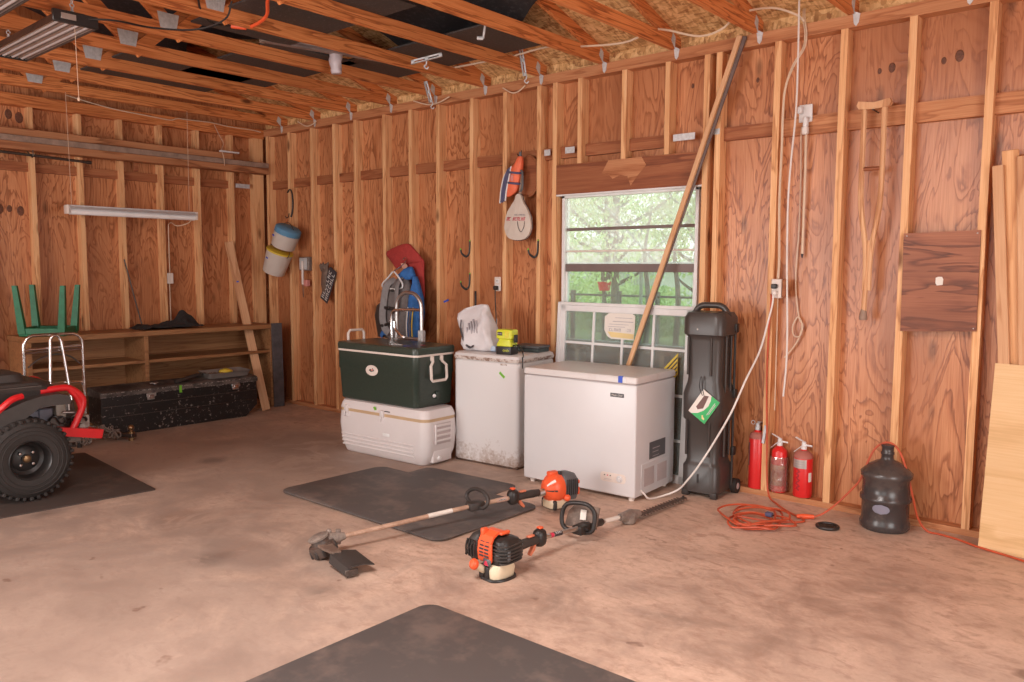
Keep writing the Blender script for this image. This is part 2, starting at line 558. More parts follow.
M['chrome'] = plain('chrome', (.72, .70, .70), .2, 1.0, var=.05)
M['aluminium'] = plain('aluminium', (.58, .56, .55), .38, 1.0, var=.08, scale=30)
M['galv'] = plain('galvanised_steel', (.58, .58, .59), .5, .25, var=.15, scale=40)
M['steel_dark'] = plain('dark_steel', (.12, .10, .09), .45, .9, var=.25, scale=30)
M['blade'] = dirty('worn_blade_steel', (.16, .10, .075), (.07, .045, .035), .8, 30, .5, .5, .6)
M['brass'] = plain('old_brass', (.30, .19, .10), .35, .9, var=.2, scale=20)
M['dusty_tube'] = dirty('dusty_shaft', (.50, .33, .24), (.34, .20, .14), .7, 16, .5, .5)
M['dusty_grey'] = dirty('dusty_grey_metal', (.26, .21, .18), (.14, .10, .085), .7, 18, .5, .5)
M['dusty_brown'] = dirty('dusty_brown_plastic', (.13, .085, .065), (.24, .16, .12), .7, 20, .6, .52)
M['fuel'] = plain('fuel_tank_plastic', (.66, .54, .38), .4, var=.07)
M['jug'] = dirty('smoky_jug_plastic', (.050, .042, .042), (.095, .075, .068), .6, 6, .26, .52)
M['lime'] = plain('lime_plastic', (.60, .62, .035), .4, var=.05)
M['wire_white'] = plain('white_wire', (.74, .68, .64), .5, var=.03)
M['wire_cream'] = plain('cream_wire', (.68, .52, .38), .5, var=.04)
M['string'] = plain('string', (.62, .42, .30), .8, var=.05)
M['grey_cloth'] = plain('grey_cloth', (.16, .135, .13), .9, var=.15, scale=40)
M['dark_cloth'] = plain('dark_cloth', (.022, .018, .018), .95, var=.3, scale=40)
M['blue_cloth'] = plain('blue_cloth', (.035, .14, .40), .85, var=.15, scale=30)
M['red_cloth'] = plain('red_cloth', (.36, .035, .030), .85, var=.15, scale=25)
M['beige'] = plain('beige_cover', (.60, .51, .44), .6, var=.04)
M['green_plastic'] = plain('green_plastic', (.012, .155, .065), .5, var=.2, scale=20)
M['green_tape'] = plain('green_tape', (.17, .48, .035), .5, var=.05)
M['blue_tape'] = plain('blue_tape', (.035, .09, .50), .5, var=.05)
M['blue_lid'] = plain('blue_lid', (.10, .26, .42), .5, var=.06)
M['yellow'] = plain('yellow_plastic', (.70, .50, .05), .5, var=.05)
M['tag_green'] = plain('tag_green', (.04, .42, .12), .45, var=.08)
M['paper'] = plain('paper', (.74, .68, .62), .8, var=.03)
M['paper_yellow'] = plain('paper_yellow', (.75, .58, .28), .8, var=.05)
M['ink'] = plain('ink', (.05, .04, .045), .7, var=.05)
M['ink_grey'] = plain('faded_ink', (.40, .36, .38), .7, var=.05)
M['ink_red'] = plain('red_ink', (.60, .04, .09), .6, var=.05)
M['light_ink'] = plain('light_ink', (.62, .58, .55), .6, var=.05)
M['navy'] = plain('navy_cloth', (.09, .085, .16), .8, var=.1)
M['pink_label'] = plain('pink_label', (.66, .25, .22), .6, var=.1)
M['slate_label'] = plain('slate_label', (.10, .10, .105), .5, var=.1)
M['vent_grey'] = plain('vent_grey', (.46, .38, .37), .5, var=.05)
M['silver_label'] = plain('silver_label', (.50, .44, .40), .35, .5, var=.1)
M['toolbox'] = None
M['tarp'] = dirty('black_underlay', (.028, .024, .026), (.085, .075, .075), .8, 30, .6, .57)
M['charcoal_sheet'] = dirty('charcoal_speckled_sheet', (.040, .036, .036), (.12, .11, .10), .8, 60, .6, .58)
M['glass_dusty'] = None


def toolbox_paint():
    t = NT('scratched_black_tread_plate')
    v = t.coords()
    a = t.noise(v, 26, 5, .75)
    b = t.noise(v, 4, 3, .6)
    k = t.math('ADD', t.math('MULTIPLY', a, .8), t.math('MULTIPLY', b, .2))
    f = t.n('ShaderNodeMapRange', {'Value': k, 'From Min': .575, 'From Max': .64}).outputs[0]
    m = t.n('ShaderNodeMapping', {'Vector': v, 'Rotation': (.78, 0, 0)}).outputs[0]
    ch = t.n('ShaderNodeTexChecker', {'Vector': m, 'Scale': 60.0, 'Color1': (0, 0, 0, 1), 'Color2': (1, 1, 1, 1)}).outputs['Fac']
    return t.out(t.mix(f, (.012, .010, .010), (.34, .28, .25)), t.math('ADD', .34, t.math('MULTIPLY', f, .2)), 0, .5, bump=ch, bstr=.25, bdist=.003)


M['toolbox'] = toolbox_paint()


def rusty_enamel():
    # splashed dirt and rust along the foot of the cabinet
    t = NT('rusty_white_enamel')
    v = t.coords(rnd=False)
    z = t.n('ShaderNodeSeparateXYZ', {'Vector': v}).outputs[2]
    n1 = t.noise(v, 9, 6, .7)
    n2 = t.noise(v, 45, 3, .6)
    k = t.math('ADD', t.math('MULTIPLY', n1, .7), t.math('MULTIPLY', n2, .3))
    lift = t.n('ShaderNodeMapRange', {'Value': z, 'From Min': .02, 'From Max': .30, 'To Min': .13, 'To Max': -.14}).outputs[0]
    f = t.n('ShaderNodeMapRange', {'Value': t.math('ADD', k, lift), 'From Min': .52, 'From Max': .68}).outputs[0]
    return t.out(t.mix(t.math('MULTIPLY', f, .85), (.69, .655, .65), t.mix(n2, (.20, .10, .06), (.46, .34, .27))), .4, 0, .5)


M['rusty_white'] = rusty_enamel()


def glass(name, tint, haze, gloss=.08, hazecol=(.8, .82, .8)):
    t = NT(name)
    tr = t.n('ShaderNodeBsdfTransparent', {'Color': tint + (1,)}).outputs[0]
    gl = t.n('ShaderNodeBsdfGlossy', {'Color': (1, 1, 1, 1), 'Roughness': .03}).outputs[0]
    df = t.n('ShaderNodeBsdfDiffuse', {'Color': hazecol + (1,)}).outputs[0]
    m1 = t.n('ShaderNodeMixShader', {0: gloss, 1: tr, 2: gl}).outputs[0]
    f = t.math('MULTIPLY', t.noise(t.coords(), 5, 5, .7), 2 * haze)
    m2 = t.n('ShaderNodeMixShader', {0: f, 1: m1, 2: df}).outputs[0]
    o = t.t.nodes['Material Output']
    t.t.links.new(m2, o.inputs['Surface'])
    return t.mat


M['glass_washed_out'] = glass('washed_out_window_glass', (.96, 1.0, .985), .36, .05, (.92, .97, .95))  # whitish haze of dirty glass, also put in for an overexposed view
M['glass_screen'] = glass('screened_glass', (.86, .92, .89), .16, .05, (.5, .55, .53))
M['glass_sash'] = glass('dusty_sash_glass', (.80, .84, .83), .30, .06, (.40, .435, .415))
M['wrap'] = glass('clear_wrap', (.90, .84, .80), .16, .22, (.62, .48, .42))

# ------------------------------------------------------------------ the room
XL, XR, YB, YF, ZC = 0.0, 9.8, 0.0, -7.4, 3.05        # stud faces of the walls and the top of the plates
SHE = .089                                            # stud depth


def struct(name, g, mat, parent=None, smooth=False, **kw):
    o = obj(name, g, mat, parent, smooth, **kw)
    if parent is None: o['kind'] = 'structure'
    return o


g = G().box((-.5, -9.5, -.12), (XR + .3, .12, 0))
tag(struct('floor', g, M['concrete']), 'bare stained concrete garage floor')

# ---- window wall: sheathing with the window opening left out
WX0, WX1, WZ0, WZ1 = 4.195, 5.405, .93, 2.105
g = G()
y0, y1 = SHE, SHE + .018
g.box((-SHE, y0, 0), (WX0, y1, 3.2)).box((WX1, y0, 0), (XR, y1, 3.2))
g.box((WX0, y0, 0), (WX1, y1, WZ0)).box((WX0, y0, WZ1), (WX1, y1, 3.2))
wall_back = tag(struct('wall_back', g, M['plywood_wall']), 'stud and plywood wall with the window')
STUDS = [.06, .477, .895, 1.283, 1.627, 2.068, 2.443, 2.811, 3.231, 3.615, 3.983, 4.144, 5.455, 5.545, 5.951, 6.365, 6.753, 7.157, 7.56, 7.97]
for i, x in enumerate(STUDS):
    top = 2.972
    
    w = .021
    struct('wall_stud', G().box((x - w, 0, .038), (x + w, SHE, top)), M['stud'], wall_back)
for x in (4.386, 4.787, 5.151):
    struct('cripple_stud', G().box((x - .02, 0, 2.33), (x + .02, SHE, 2.972)), M['stud'], wall_back)
for x in (4.386, 4.787, 5.151):
    struct('cripple_stud', G().box((x - .02, 0, .038), (x + .02, SHE, .89)), M['stud'], wall_back)
struct('sill_plate', G().box((4.166, 0, .89), (5.433, SHE, .928)), M['plate_x'], wall_back)
struct('header', G().box((4.166, -.004, 2.10), (5.433, SHE, 2.33)), M['header'], wall_back)
struct('header_joint', G().box((4.166, -.0046, 2.214), (5.433, -.003, 2.2175)), M['block_x'], wall_back)
struct('worn_patch', G().prism([(4.60, 2.235), (4.66, 2.33), (4.95, 2.33), (4.99, 2.27), (4.92, 2.20), (4.86, 2.13), (4.83, 2.20), (4.77, 2.215), (4.70, 2.19), (4.66, 2.225)], -.0052, -.0035, 'y'), timber('worn_header_wood', (.24, .075, .028), (.42, .16, .07), (.54, .25, .12), 'X', 5, (9, 9, 1), False), wall_back)
struct('top_plate', G().box((-SHE, 0, 2.972), (XR, SHE, 3.048)), M['plate_x'], wall_back)
struct('bottom_plate', G().box((-SHE, 0, 0), (XR, SHE, .038)), M['plate_x'], wall_back)
edges = sorted(STUDS[:11] + [4.386, 4.787, 5.151] + STUDS[13:])
for a, b in zip(edges, edges[1:]):
    if 5.0 < a < 5.2: continue
    struct('blocking', G().box((a + .021, .051, 2.39 if a < 5.9 else 2.375), (b - .021, SHE, 2.478 if a < 5.9 else 2.49)), M['block_x'] if a < 5.9 else M['plate_x'], wall_back)
for x, w in ((4.07, .06), (4.295, .09), (5.29, .17)):
    struct('nail_strap', G().box((x - w / 2, -.003, 2.415), (x + w / 2, .001, 2.462)), M['galv'], wall_back)
struct('nail_strap', G().box((5.515, -.003, 2.43), (5.56, .001, 2.468)), M['galv'], wall_back)
# knots in the siding
g = G()
for x, z, r in ((6.62, 2.72, .020), (6.55, 2.71, .012), (6.98, 2.73, .023), (6.90, 2.715, .014), (5.78, 2.77, .012), (5.30, 2.80, .012)):
    g.lathe([(0, -.0035), (r * .8, -.003), (r, 0)], 14, 0, Matrix.Translation((x, SHE, z)) @ Matrix.Rotation(-PI / 2, 4, 'X') @ Matrix.Diagonal((1, 1.5, 1, 1)))
struct('knot_pattern', g, plain('knot_wood', (.13, .045, .022), .6, var=.4, scale=60), wall_back)

# ---- wall on the far side of the workshop
g = G().box((-SHE - .018, YF, 0), (-SHE, SHE + .018, 3.2))
g.prism([(YF - .1, 3.2), (SHE + .1, 3.2), (-3.66, 4.35)], -SHE - .018, -SHE, 'x')
wall_left = tag(struct('wall_left', g, M['plywood_wall']), 'stud and plywood gable wall behind the bookcase')
LST = [-.075, -.40, -.79, -1.184, -1.58, -1.96, -2.373, -2.78, -3.19, -3.60]
for y in LST:
    w = .06 if y > -.1 else .021
    struct('wall_stud', G().box((-SHE, y - w, .038), (0, y + w, 2.944)), M['stud'], wall_left)
for a, b in zip(LST[1:], LST[2:]):
    struct('blocking', G().box((-SHE, b + .021, 2.375), (-.045, a - .021, 2.455)), M['block_y'], wall_left)
struct('top_plate', G().box((-SHE, YF, 2.945), (0, 0, 3.048)), M['truss'], wall_left)
struct('bottom_plate', G().box((-SHE, YF, 0), (0, 0, .038)), M['block_y'], wall_left)
struct('nail_strap', G().box((-.002, -.36, 2.385), (.002, -.19, 2.43)), M['galv'], wall_left)
for y, z, r in ((-2.52, 2.875, .03), (-2.435, 2.855, .034), (-2.63, 2.03, .032), (-2.55, 2.035, .022), (-2.46, 2.02, .03)):
    g = G().lathe([(0, .004), (r * .8, .003), (r, 0)], 14, 0, Matrix.Translation((-SHE, y, z)) @ Matrix.Rotation(PI / 2, 4, 'Y') @ Matrix.Diagonal((1.5, 1, 1, 1)))
    struct('knot_pattern', g, bpy.data.materials['knot_wood'], wall_left)

# ---- the two walls behind the camera, with two open garage doors and a side opening
g = G()
xs = [-SHE, 2.1, 5.1, 6.1, 9.1, XR]
for a, b in ((0, 1), (2, 3), (4, 5)):
    g.box((xs[a], YF - .1, 0), (xs[b], YF, 3.2))
for a, b in ((1, 2), (3, 4)):
    g.box((xs[a], YF - .1, 2.45), (xs[b], YF, 3.2))
tag(struct('wall_front', g, M['plywood_wall']), 'garage wall with two open door bays behind the camera')
g = G().box((XR, YF, 0), (XR + .1, -4.3, 3.2)).box((XR, -2.1, 0), (XR + .1, SHE, 3.2)).box((XR, -4.3, 2.45), (XR + .1, -2.1, 3.2))
g.prism([(YF - .1, 3.2), (SHE + .1, 3.2), (-3.66, 4.35)], XR, XR + .1, 'x')
tag(struct('wall_right', g, M['plywood_wall']), 'side wall with an opening beside the camera')

# ---- roof: decking on trusses 2 ft apart
SL = .30
def rz_(y):   # underside of the rafters
    return 3.064 - y * SL if y > -3.66 else 3.064 + (y + 7.32) * SL
g = G()
for sgn in (0, 1):
    ys = (.55, -3.66) if not sgn else (-3.66, -7.9)
    a, b = [(y, rz_(y) + .098) for y in ys]
    g.prism([a, b, (b[0], b[1] + .014), (a[0], a[1] + .014)], -.6, XR + .6, 'x')
g.box((-SHE, SHE - .005, 3.0485), (XR, SHE + .012, 3.145)).box((-SHE, YF, 3.048), (XR, YF + .02, 3.16))
ceiling = tag(struct('ceiling', g, M['osb']), 'oriented strand board roof decking above the trusses')
TX = [3.97 + .607 * k for k in range(-6, 8)]
for i, x in enumerate(TX):
    t = thing('roof_truss', None, None)
    t['kind'] = 'structure'
    t['label'] = 'open timber roof truss spanning from the window wall'
    t['group'] = 'roof trusses'
    w = .019
    def bar(name, p, q, h=.089):
        ww = w
        p, q = Vector((x, *p)), Vector((x, *q))
        d = (q - p)
        L = d.length
        Mx = Matrix.Translation(p) @ Matrix.Rotation(math.atan2(d.z, -d.y), 4, 'X').inverted()
        return struct(name, G().box((-ww, -L, 0), (ww, 0, h), 0, Mx), M['truss'], t)
    bar('bottom_chord', (.08, 3.05), (-7.3, 3.05))
    w = .0186
    bar('rafter', (.08, 3.066), (-3.66, rz_(-3.66) + .0))
    bar('rafter', (-3.66, rz_(-3.66)), (-7.3, rz_(-7.3)))
    w = .0182
    bar('web', (-2.42, 3.10), (-1.83, rz_(-1.83) + .02))
    bar('web', (-2.46, 3.10), (-3.62, rz_(-3.62) + .02))
    bar('web', (-4.88, 3.10), (-5.49, rz_(-5.49) + .02))
    bar('web', (-4.86, 3.10), (-3.70, rz_(-3.62) + .02))
    w = .019
    # pressed nail plates with rows of teeth
    for yy, zz in ((-2.44, 3.135), (-4.87, 3.135)):
        zz += .018
        g = G().prism([(yy - .075, zz + .050), (yy - .055, zz - .052), (yy + .055, zz - .052), (yy + .075, zz + .050)], x + w + .0006, x + w + .002, 'x')
        for r_ in range(4):
            for c_ in range(6):
                g.box((x + w + .002, yy - .048 + c_ * .018, zz - .045 + r_ * .023), (x + w + .0045, yy - .043 + c_ * .018, zz - .03 + r_ * .023))
        struct('nail_plate', g, M['galv'], t)
    # twisted hurricane tie down to the wall plate
    g = G().prism([(-.055, 3.10), (-.005, 3.065), (.0, 3.13), (-.035, 3.155)], x + w + .0006, x + w + .003, 'x')
    g.prism([(x + .012, 3.05), (x + .055, 3.045), (x + .048, 2.995), (x + .033, 2.975), (x + .02, 2.99)], -.0035, -.0005, 'y')
    g.add([(x + w, -.055, 3.10), (x + w, -.005, 3.065), (x + .055, -.003, 3.045), (x + .02, -.003, 3.05)], [(0, 1, 2, 3)])
    struct('hurricane_tie', g, M['galv'], t)

# dark underlay left hanging below the decking, in wrinkles
def sheet_on(fn, x0, x1, v0, v1, nx, nv, name, mat, label, thick=.004):
    g = G()
    top = []
    for s_ in (0, thick):
        top.append([[fn(x0 + (x1 - x0) * i / nx, v0 + (v1 - v0) * j / nv, s_) for j in range(nv + 1)] for i in range(nx + 1)])
    n = (nx + 1) * (nv + 1)
    v = [p for layer in top for row in layer for p in row]
    f = []
    idx = lambda l, i, j: l * n + i * (nv + 1) + j
    for i in range(nx):
        for j in range(nv):
            f.append((idx(0, i, j), idx(0, i, j + 1), idx(0, i + 1, j + 1), idx(0, i + 1, j)))
            f.append((idx(1, i, j), idx(1, i + 1, j), idx(1, i + 1, j + 1), idx(1, i, j + 1)))
    for i in range(nx):
        for j in (0, nv):
            f.append((idx(0, i, j), idx(0, i + 1, j), idx(1, i + 1, j), idx(1, i, j)))
    for j in range(nv):
        for i in (0, nx):
            f.append((idx(0, i, j), idx(1, i, j), idx(1, i, j + 1), idx(0, i, j + 1)))
    g.add(v, f)
    return tag(obj(name, g, mat, None, True, 1.2), label, 'roofing sheet')


def tarp_fn(x, v, s_):
    y0_ = -.55 - max(0, (x - 4.1)) * .55 + .05 * noise.noise((x * 2, 0, 3))
    y = y0_ + (v - 0) * -1.0
    wob = .022 * noise.noise((x * 2.5, y * 2.2, 0)) + .03 * abs(noise.noise((x * .9, y * 1.1, 5))) - .005
    return (x, y, rz_(y) - .035 - max(0, wob) - s_)
sheet_on(tarp_fn, 3.2, 6.3, 0, 1.9, 60, 40, 'black_roof_sheet', M['tarp'], 'wrinkled black underlay sheet sagging below the rafters near the window')
def dark_attic_fn(x, v, s_):  # added sheet, standing in for the unlit attic between the joists
    y = -1.35 - .25 * noise.noise((x * 1.1, 0, 9)) - v
    wob = .03 * abs(noise.noise((x * 1.1, y * 1.2, 7)))
    return (x, y, rz_(y) - .03 - wob - s_)
sheet_on(dark_attic_fn, .2, 3.1, 0, 2.1, 30, 22, 'black_roof_sheet', M['tarp'], 'long black sheet added below the rafters as attic darkness over the bookcase end of the room')
for k, (xa, xb, ya, yb, lab) in enumerate((
        (2.62, 4.45, -1.05, -.42, 'charcoal speckled panel resting on the trusses above the hanging backpack'),
        (1.35, 2.9, -1.75, -.95, 'charcoal speckled panel resting on the trusses behind the dusty lamp tube'),
        (.5, 2.05, -2.3, -1.2, 'charcoal speckled panel resting on the trusses above the corner shelf boards'),
        (2.9, 4.3, -2.35, -1.6, 'charcoal speckled panel resting on the trusses next to the orange cord'))):
    g = G().rbox((xa, ya, 3.1395), (xb, yb, 3.153), .003, 1)
    tag(obj('roof_panel', g, M['charcoal_sheet']), lab, 'panel', 'charcoal panels on the trusses')

# ---- the window in its opening
w = thing('window_1', 'white framed single hung window with insect screen looking onto the yard', 'window')
w['kind'] = 'structure'
fx0, fx1, fz0, fz1 = WX0 + .004, WX1 - .004, WZ0 + .002, WZ1 - .006
g = G()
t_ = .028
for lo, hi in (((fx0, .03, fz0), (fx0 + t_, .10, fz1)), ((fx1 - t_, .03, fz0), (fx1, .10, fz1)), ((fx0, .03, fz1 - t_), (fx1, .10, fz1)), ((fx0, .03, fz0), (fx1, .10, fz0 + t_))):
    g.rbox(lo, hi, .003, 1)
obj('window_frame', g, M['white_paint'], w)
dark_bronze = plain('weathered_rail', (.17, .12, .11), .5, var=.08)
obj('meeting_rail', G().rbox((fx0 + t_, .045, 1.495), (fx1 - t_, .085, 1.555), .003, 1), dark_bronze, w)
obj('muntin', G().rbox((fx0 + t_, .055, 1.815), (fx1 - t_, .075, 1.838), .003, 1), dark_bronze, w)
obj('muntin', G().rbox((fx0 + t_, .055, 1.648), (fx1 - t_, .072, 1.663), .003, 1), M['cream'], w)
g = G()
for x in (fx0 + t_, fx1 - t_ - .016):
    g.rbox((x, .05, fz0 + t_), (x + .016, .085, 1.50), .002, 1)
obj('sash_frame', g, M['white_paint'], w)
obj('pane', G().box((fx0 + t_, .063, 1.55), (fx1 - t_, .066, fz1 - t_)), M['glass_washed_out'], w)
obj('pane', G().box((fx0 + t_, .063, fz0 + t_), (fx1 - t_, .066, 1.497)), M['glass_screen'], w)
tag(obj('window_stop', G().box((WX0 - .03, -.002, 2.088), (WX1 + .03, .03, 2.104)), M['white_paint'], w))

# ------------------------------------------------------------------ chest freezers
fz = thing('chest_freezer', 'white chest freezer with blue tape on its lid, standing under the window', 'freezer', (4.930, -.475, 0), R(3.5))
W, D, H0, H1 = .90, .56, .03, .772
obj('body', G().rbox((-W / 2, -D / 2, H0), (W / 2, D / 2, H1), .012, 3), M['white_enamel'], fz)
obj('gasket', G().rbox((-W / 2 + .012, -D / 2 + .012, H1), (W / 2 - .012, D / 2 - .01, H1 + .012), .003, 1), M['vent_grey'], fz)
g = G().loft(rloft([(H1 + .010, W + .004, D + .004, .014), (H1 + .040, W + .004, D + .004, .016), (H1 + .05, W - .006, D - .006, .02), (H1 + .053, W - .05, D - .05, .03)]))
obj('lid', g, M['lid_white'], fz)
for sx in (-1, 1):
    for sy in (-1, 1):
        obj('foot', G().lathe([(.018, 0), (.02, .012), (.014, .032)], 12, 0, Matrix.Translation((sx * (W / 2 - .05), sy * (D / 2 - .05), 0))), M['cream'], fz)
yf = -D / 2
plabel(obj('tape', G().rbox((.316, yf - .004, H1 + .010), (.348, yf - .0015, H1 + .044), .0005, 1).rbox((.316, yf - .002, H1 + .044), (.348, yf + .02, H1 + .0525), .0005, 1), M['blue_tape'], fz), 'strip of blue tape')
plabel(obj('tape', G().rbox((.350, yf - .0035, H1 + .012), (.376, yf - .0015, H1 + .042), .0005, 1), M['white_paint'], fz), 'strip of white tape')
b = obj('badge', G().rbox((.258, yf - .003, .684), (.360, yf, .710), .001, 1), M['slate_label'], fz)
text('lettering', 'Magic Chef', .018, face_y(.309, yf - .0035, .697), M['light_ink'], b)
cp = obj('control_panel', G().prism(rrect(.19, .062, .02, 5, .287, .145), yf - .003, yf, 'y'), M['cream'], fz)
for i, c in enumerate(('ink', 'ink_red', 'ink')):
    obj('indicator', G().lathe([(.0045, 0), (.004, .003), (0, .004)], 10, 0, Matrix.Translation((.225 + i * .022, yf - .003, .157)) @ Matrix.Rotation(PI / 2, 4, 'X')), M[c], cp)
obj('dial', G().lathe([(.024, 0), (.022, .004), (.017, .006), (.016, .014), (0, .015)], 20, 0, Matrix.Translation((.337, yf - .003, .142)) @ Matrix.Rotation(PI / 2, 4, 'X')).rbox((.334, yf - .022, .13), (.340, yf - .016, .157), .001, 1), M['white_enamel'], cp)
obj('legend_pattern', G().rbox((.222, yf - .0035, .130), (.278, yf - .0031, .133), .0001, 1).rbox((.215, yf - .0035, .122), (.285, yf - .0031, .1235), .0001, 1), M['ink_grey'], cp)
xf = W / 2
ns = obj('rating_label', G().rbox((xf, -.09, .255), (xf + .0015, .14, .37), .0005, 1), M['slate_label'], fz)
obj('print_pattern', G().rbox((xf + .0015, -.045, .32), (xf + .0018, .06, .326), .0001, 1).rbox((xf + .0015, -.045, .295), (xf + .0018, .04, .30), .0001, 1).rbox((xf + .0015, -.045, .268), (xf + .0018, .05, .272), .0001, 1), M['ink_grey'], ns)
vp = obj('vent_panel', G().rbox((xf, -.20, .035), (xf + .004, .19, .24), .003, 1), M['white_enamel'], fz)
for ya in (-.165, .02):
    g = G()
    for k in range(15):
        g.box((xf + .004, ya + k * .0095, .085), (xf + .006, ya + k * .0095 + .0055, .205))
    obj('vent_grille', g, M['vent_grey'], vp)

of = thing('chest_freezer', 'small rust-stained white chest freezer with a charger and a sack on top', 'freezer', (3.945, -.368, 0), R(5))
W, D = .625, .50
g = G().loft(rloft([(.015, W - .02, D - .02, .03), (.03, W, D, .035), (.80, W, D, .035), (.81, W - .02, D - .02, .03)]))
obj('body', g, M['rusty_white'], of)
g = G().loft(rloft([(.812, W - .002, D + .004, .03), (.832, W + .012, D + .016, .035), (.838, W + .012, D + .016, .035)]))
plabel(obj('lid_trim', g, M['rust_trim'], of), 'rusty lid rim')
g = G().loft(rloft([(.836, W + .002, D + .006, .03), (.858, W - .002, D, .035), (.868, W - .03, D - .03, .04)]))
obj('lid', g, M['lid_white'], of)
obj('base_rail', G().rbox((-W / 2 + .01, -D / 2 + .01, 0), (W / 2 - .01, D / 2 - .01, .03), .004, 1), M['blade'], of)
plabel(obj('tape', G().rbox((-.030, -.0025, -.010), (.030, 0, .010), .0005, 1, 0, Matrix.Translation((.165, -D / 2 - .0005, .715)) @ Matrix.Rotation(R(38), 4, 'Y')), M['green_tape'], of), 'strip of green tape')
obj('latch_mark', G().rbox((.15, -D / 2 - .003, .788), (.21, -D / 2, .80), .001, 1), M['rust_trim'], of)

# ------------------------------------------------------------------ coolers
wc = thing('cooler', 'white cooler with a tan lid band, underneath the dark green cooler', 'cooler', (3.20, -.845, 0), R(3))
W, D = 1.03, .385
g = G().loft(rloft([(0, W - .13, D - .09, .05), (.012, W - .10, D - .06, .06), (.10, W - .03, D - .02, .07), (.24, W, D, .075), (.345, W - .015, D - .01, .075)], 7))
body = obj('body', g, M['cooler_white'], wc)
g = G()
for z in (.065, .095, .125, .155):
    wz = W - .10 + (z - .012) / .088 * .07 if z < .1 else W - .03 + (z - .1) / .14 * .03
    dz = D - .06 + (z - .012) / .088 * .04 if z < .1 else D - .02 + (z - .1) / .14 * .02
    g.tube([(-W / 2 + .06, -dz / 2 - .001, z), (W / 2 - .14, -dz / 2 - .001, z)], .007, 8)
obj('rib_moulding', g, M['cooler_white'], body)
plabel(obj('lid_band', G().loft(rloft([(.345, W - .018, D - .012, .075), (.37, W - .016, D - .010, .075)], 7)), M['tan'], wc), 'tan band under the lid')
g = G().loft(rloft([(.370, W - .012, D - .006, .075), (.405, W - .03, D - .02, .075), (.432, W - .055, D - .04, .075), (.438, W - .09, D - .08, .07)], 7))
obj('lid', g, M['cooler_white'], wc)
for x in (-.39, .035):
    g = G().rbox((x - .022, -D / 2 - .010, .338), (x + .022, -D / 2 + .02, .395), .006, 2).rbox((x - .02, -D / 2 - .012, .30), (x - .008, -D / 2 + .01, .345), .004, 1)
    g.rbox((x + .008, -D / 2 - .012, .30), (x + .02, -D / 2 + .01, .345), .004, 1) if x < 0 else None
    obj('latch', g, M['cooler_white'], wc)
plabel(obj('tape', G().rbox((-.013, -.0012, -.022), (.013, 0, .022), .0005, 1, 0, Matrix.Translation((-.048, -D / 2 + .0045, .395)) @ Matrix.Rotation(R(-14), 4, 'Y') @ Matrix.Rotation(R(18), 4, 'X')), M['green_tape'], wc), 'strip of green tape')
obj('warning_print', G().rbox((.04, -D / 2 + .004, .385), (.12, -D / 2 + .006, .393), .0005, 1), M['ink'], wc)
obj('maker_emblem', G().rbox((.04, -D / 2 - .003, .19), (.115, -D / 2 + .003, .215), .004, 2), M['white_paint'], wc)
hx = W / 2
g = G()
g.rbox((hx - .012, -.10, .165), (hx + .003, .10, .325), .012, 2)
hnd = obj('handle_recess', g, M['vent_grey'], wc)
g = G()
for z in (.185, .225, .265, .302):
    g.rbox((hx - .004, -.085, z), (hx + .012, .085, z + .018), .006, 2)
for y in (-.095, .078):
    g.rbox((hx - .004, y, .165), (hx + .011, y + .016, .325), .006, 2)
obj('handle', g, M['cooler_white'], wc)
dr = obj('drain', G().rbox((hx - .05, -.10, .02), (hx - .012, .11, .12), .01, 2), M['cooler_white'], wc)
obj('drain_cap', G().cyl((hx - .015, -.04, .055), (hx + .006, -.04, .055), .018, .014, 14), M['white_paint'], dr)

gc = thing('cooler', 'dark green cooler with beige handles, stacked on the white cooler', 'cooler', (3.135, -.80, .438), R(2))
W, D = .94, .44
g = G().loft(rloft([(.0, W - .07, D - .06, .03), (.012, W - .04, D - .035, .04), (.25, W - .012, D - .01, .045), (.26, W, D, .045), (.40, W, D, .045)], 6))
obj('body', g, M['green_cooler'], gc)
plabel(obj('lid_trim', G().loft(rloft([(.400, W + .008, D + .008, .045), (.416, W + .010, D + .010, .045)], 6)), M['cream'], gc), 'cream band under the lid')
g = G().loft(rloft([(.416, W + .012, D + .012, .045), (.455, W + .016, D + .016, .048), (.470, W + .004, D + .004, .05), (.475, W - .05, D - .05, .04)], 6))
lid = obj('lid', g, M['green_cooler'], gc)
g = G()
for x in (-.06, -.035, -.015, .01, .035):
    g.sphere((.17 + x, -.12, .476), .012, .010, .004, 8, 5)
plabel(obj('dried_splash', g, M['white_paint'], lid), 'white dried splashes on the lid')
plabel(obj('scrap', G().rbox((-.03, -.004, 0), (.03, .004, .002), .0008, 1, 0, Matrix.Translation((.31, -.16, .476)) @ Matrix.Rotation(R(60), 4, 'Z')), M['blue_tape'], lid), 'blue scrap of tape')
plabel(obj('scrap', G().rbox((-.018, -.004, 0), (.018, .004, .002), .0008, 1, 0, Matrix.Translation((.36, -.04, .476)) @ Matrix.Rotation(R(40), 4, 'Z')), M['ink_red'], lid), 'red scrap')
lg = obj('emblem', G().lathe([(.050, 0), (.048, .004), (.042, .005), (0, .005)], 24, 0, Matrix.Translation((-.035, -D / 2 + .0005, .262)) @ Matrix.Rotation(PI / 2, 4, 'X') @ Matrix.Diagonal((1.45, .86, 1, 1))), M['cream'], gc)
obj('emblem_print', G().prism([(-.066, .262), (-.05, .275), (-.03, .272), (-.02, .283), (-.008, .27), (.0, .26), (-.02, .255), (-.04, .25)], -D / 2 - .0055, -D / 2 - .0044, 'y'), M['green_cooler'], lg)
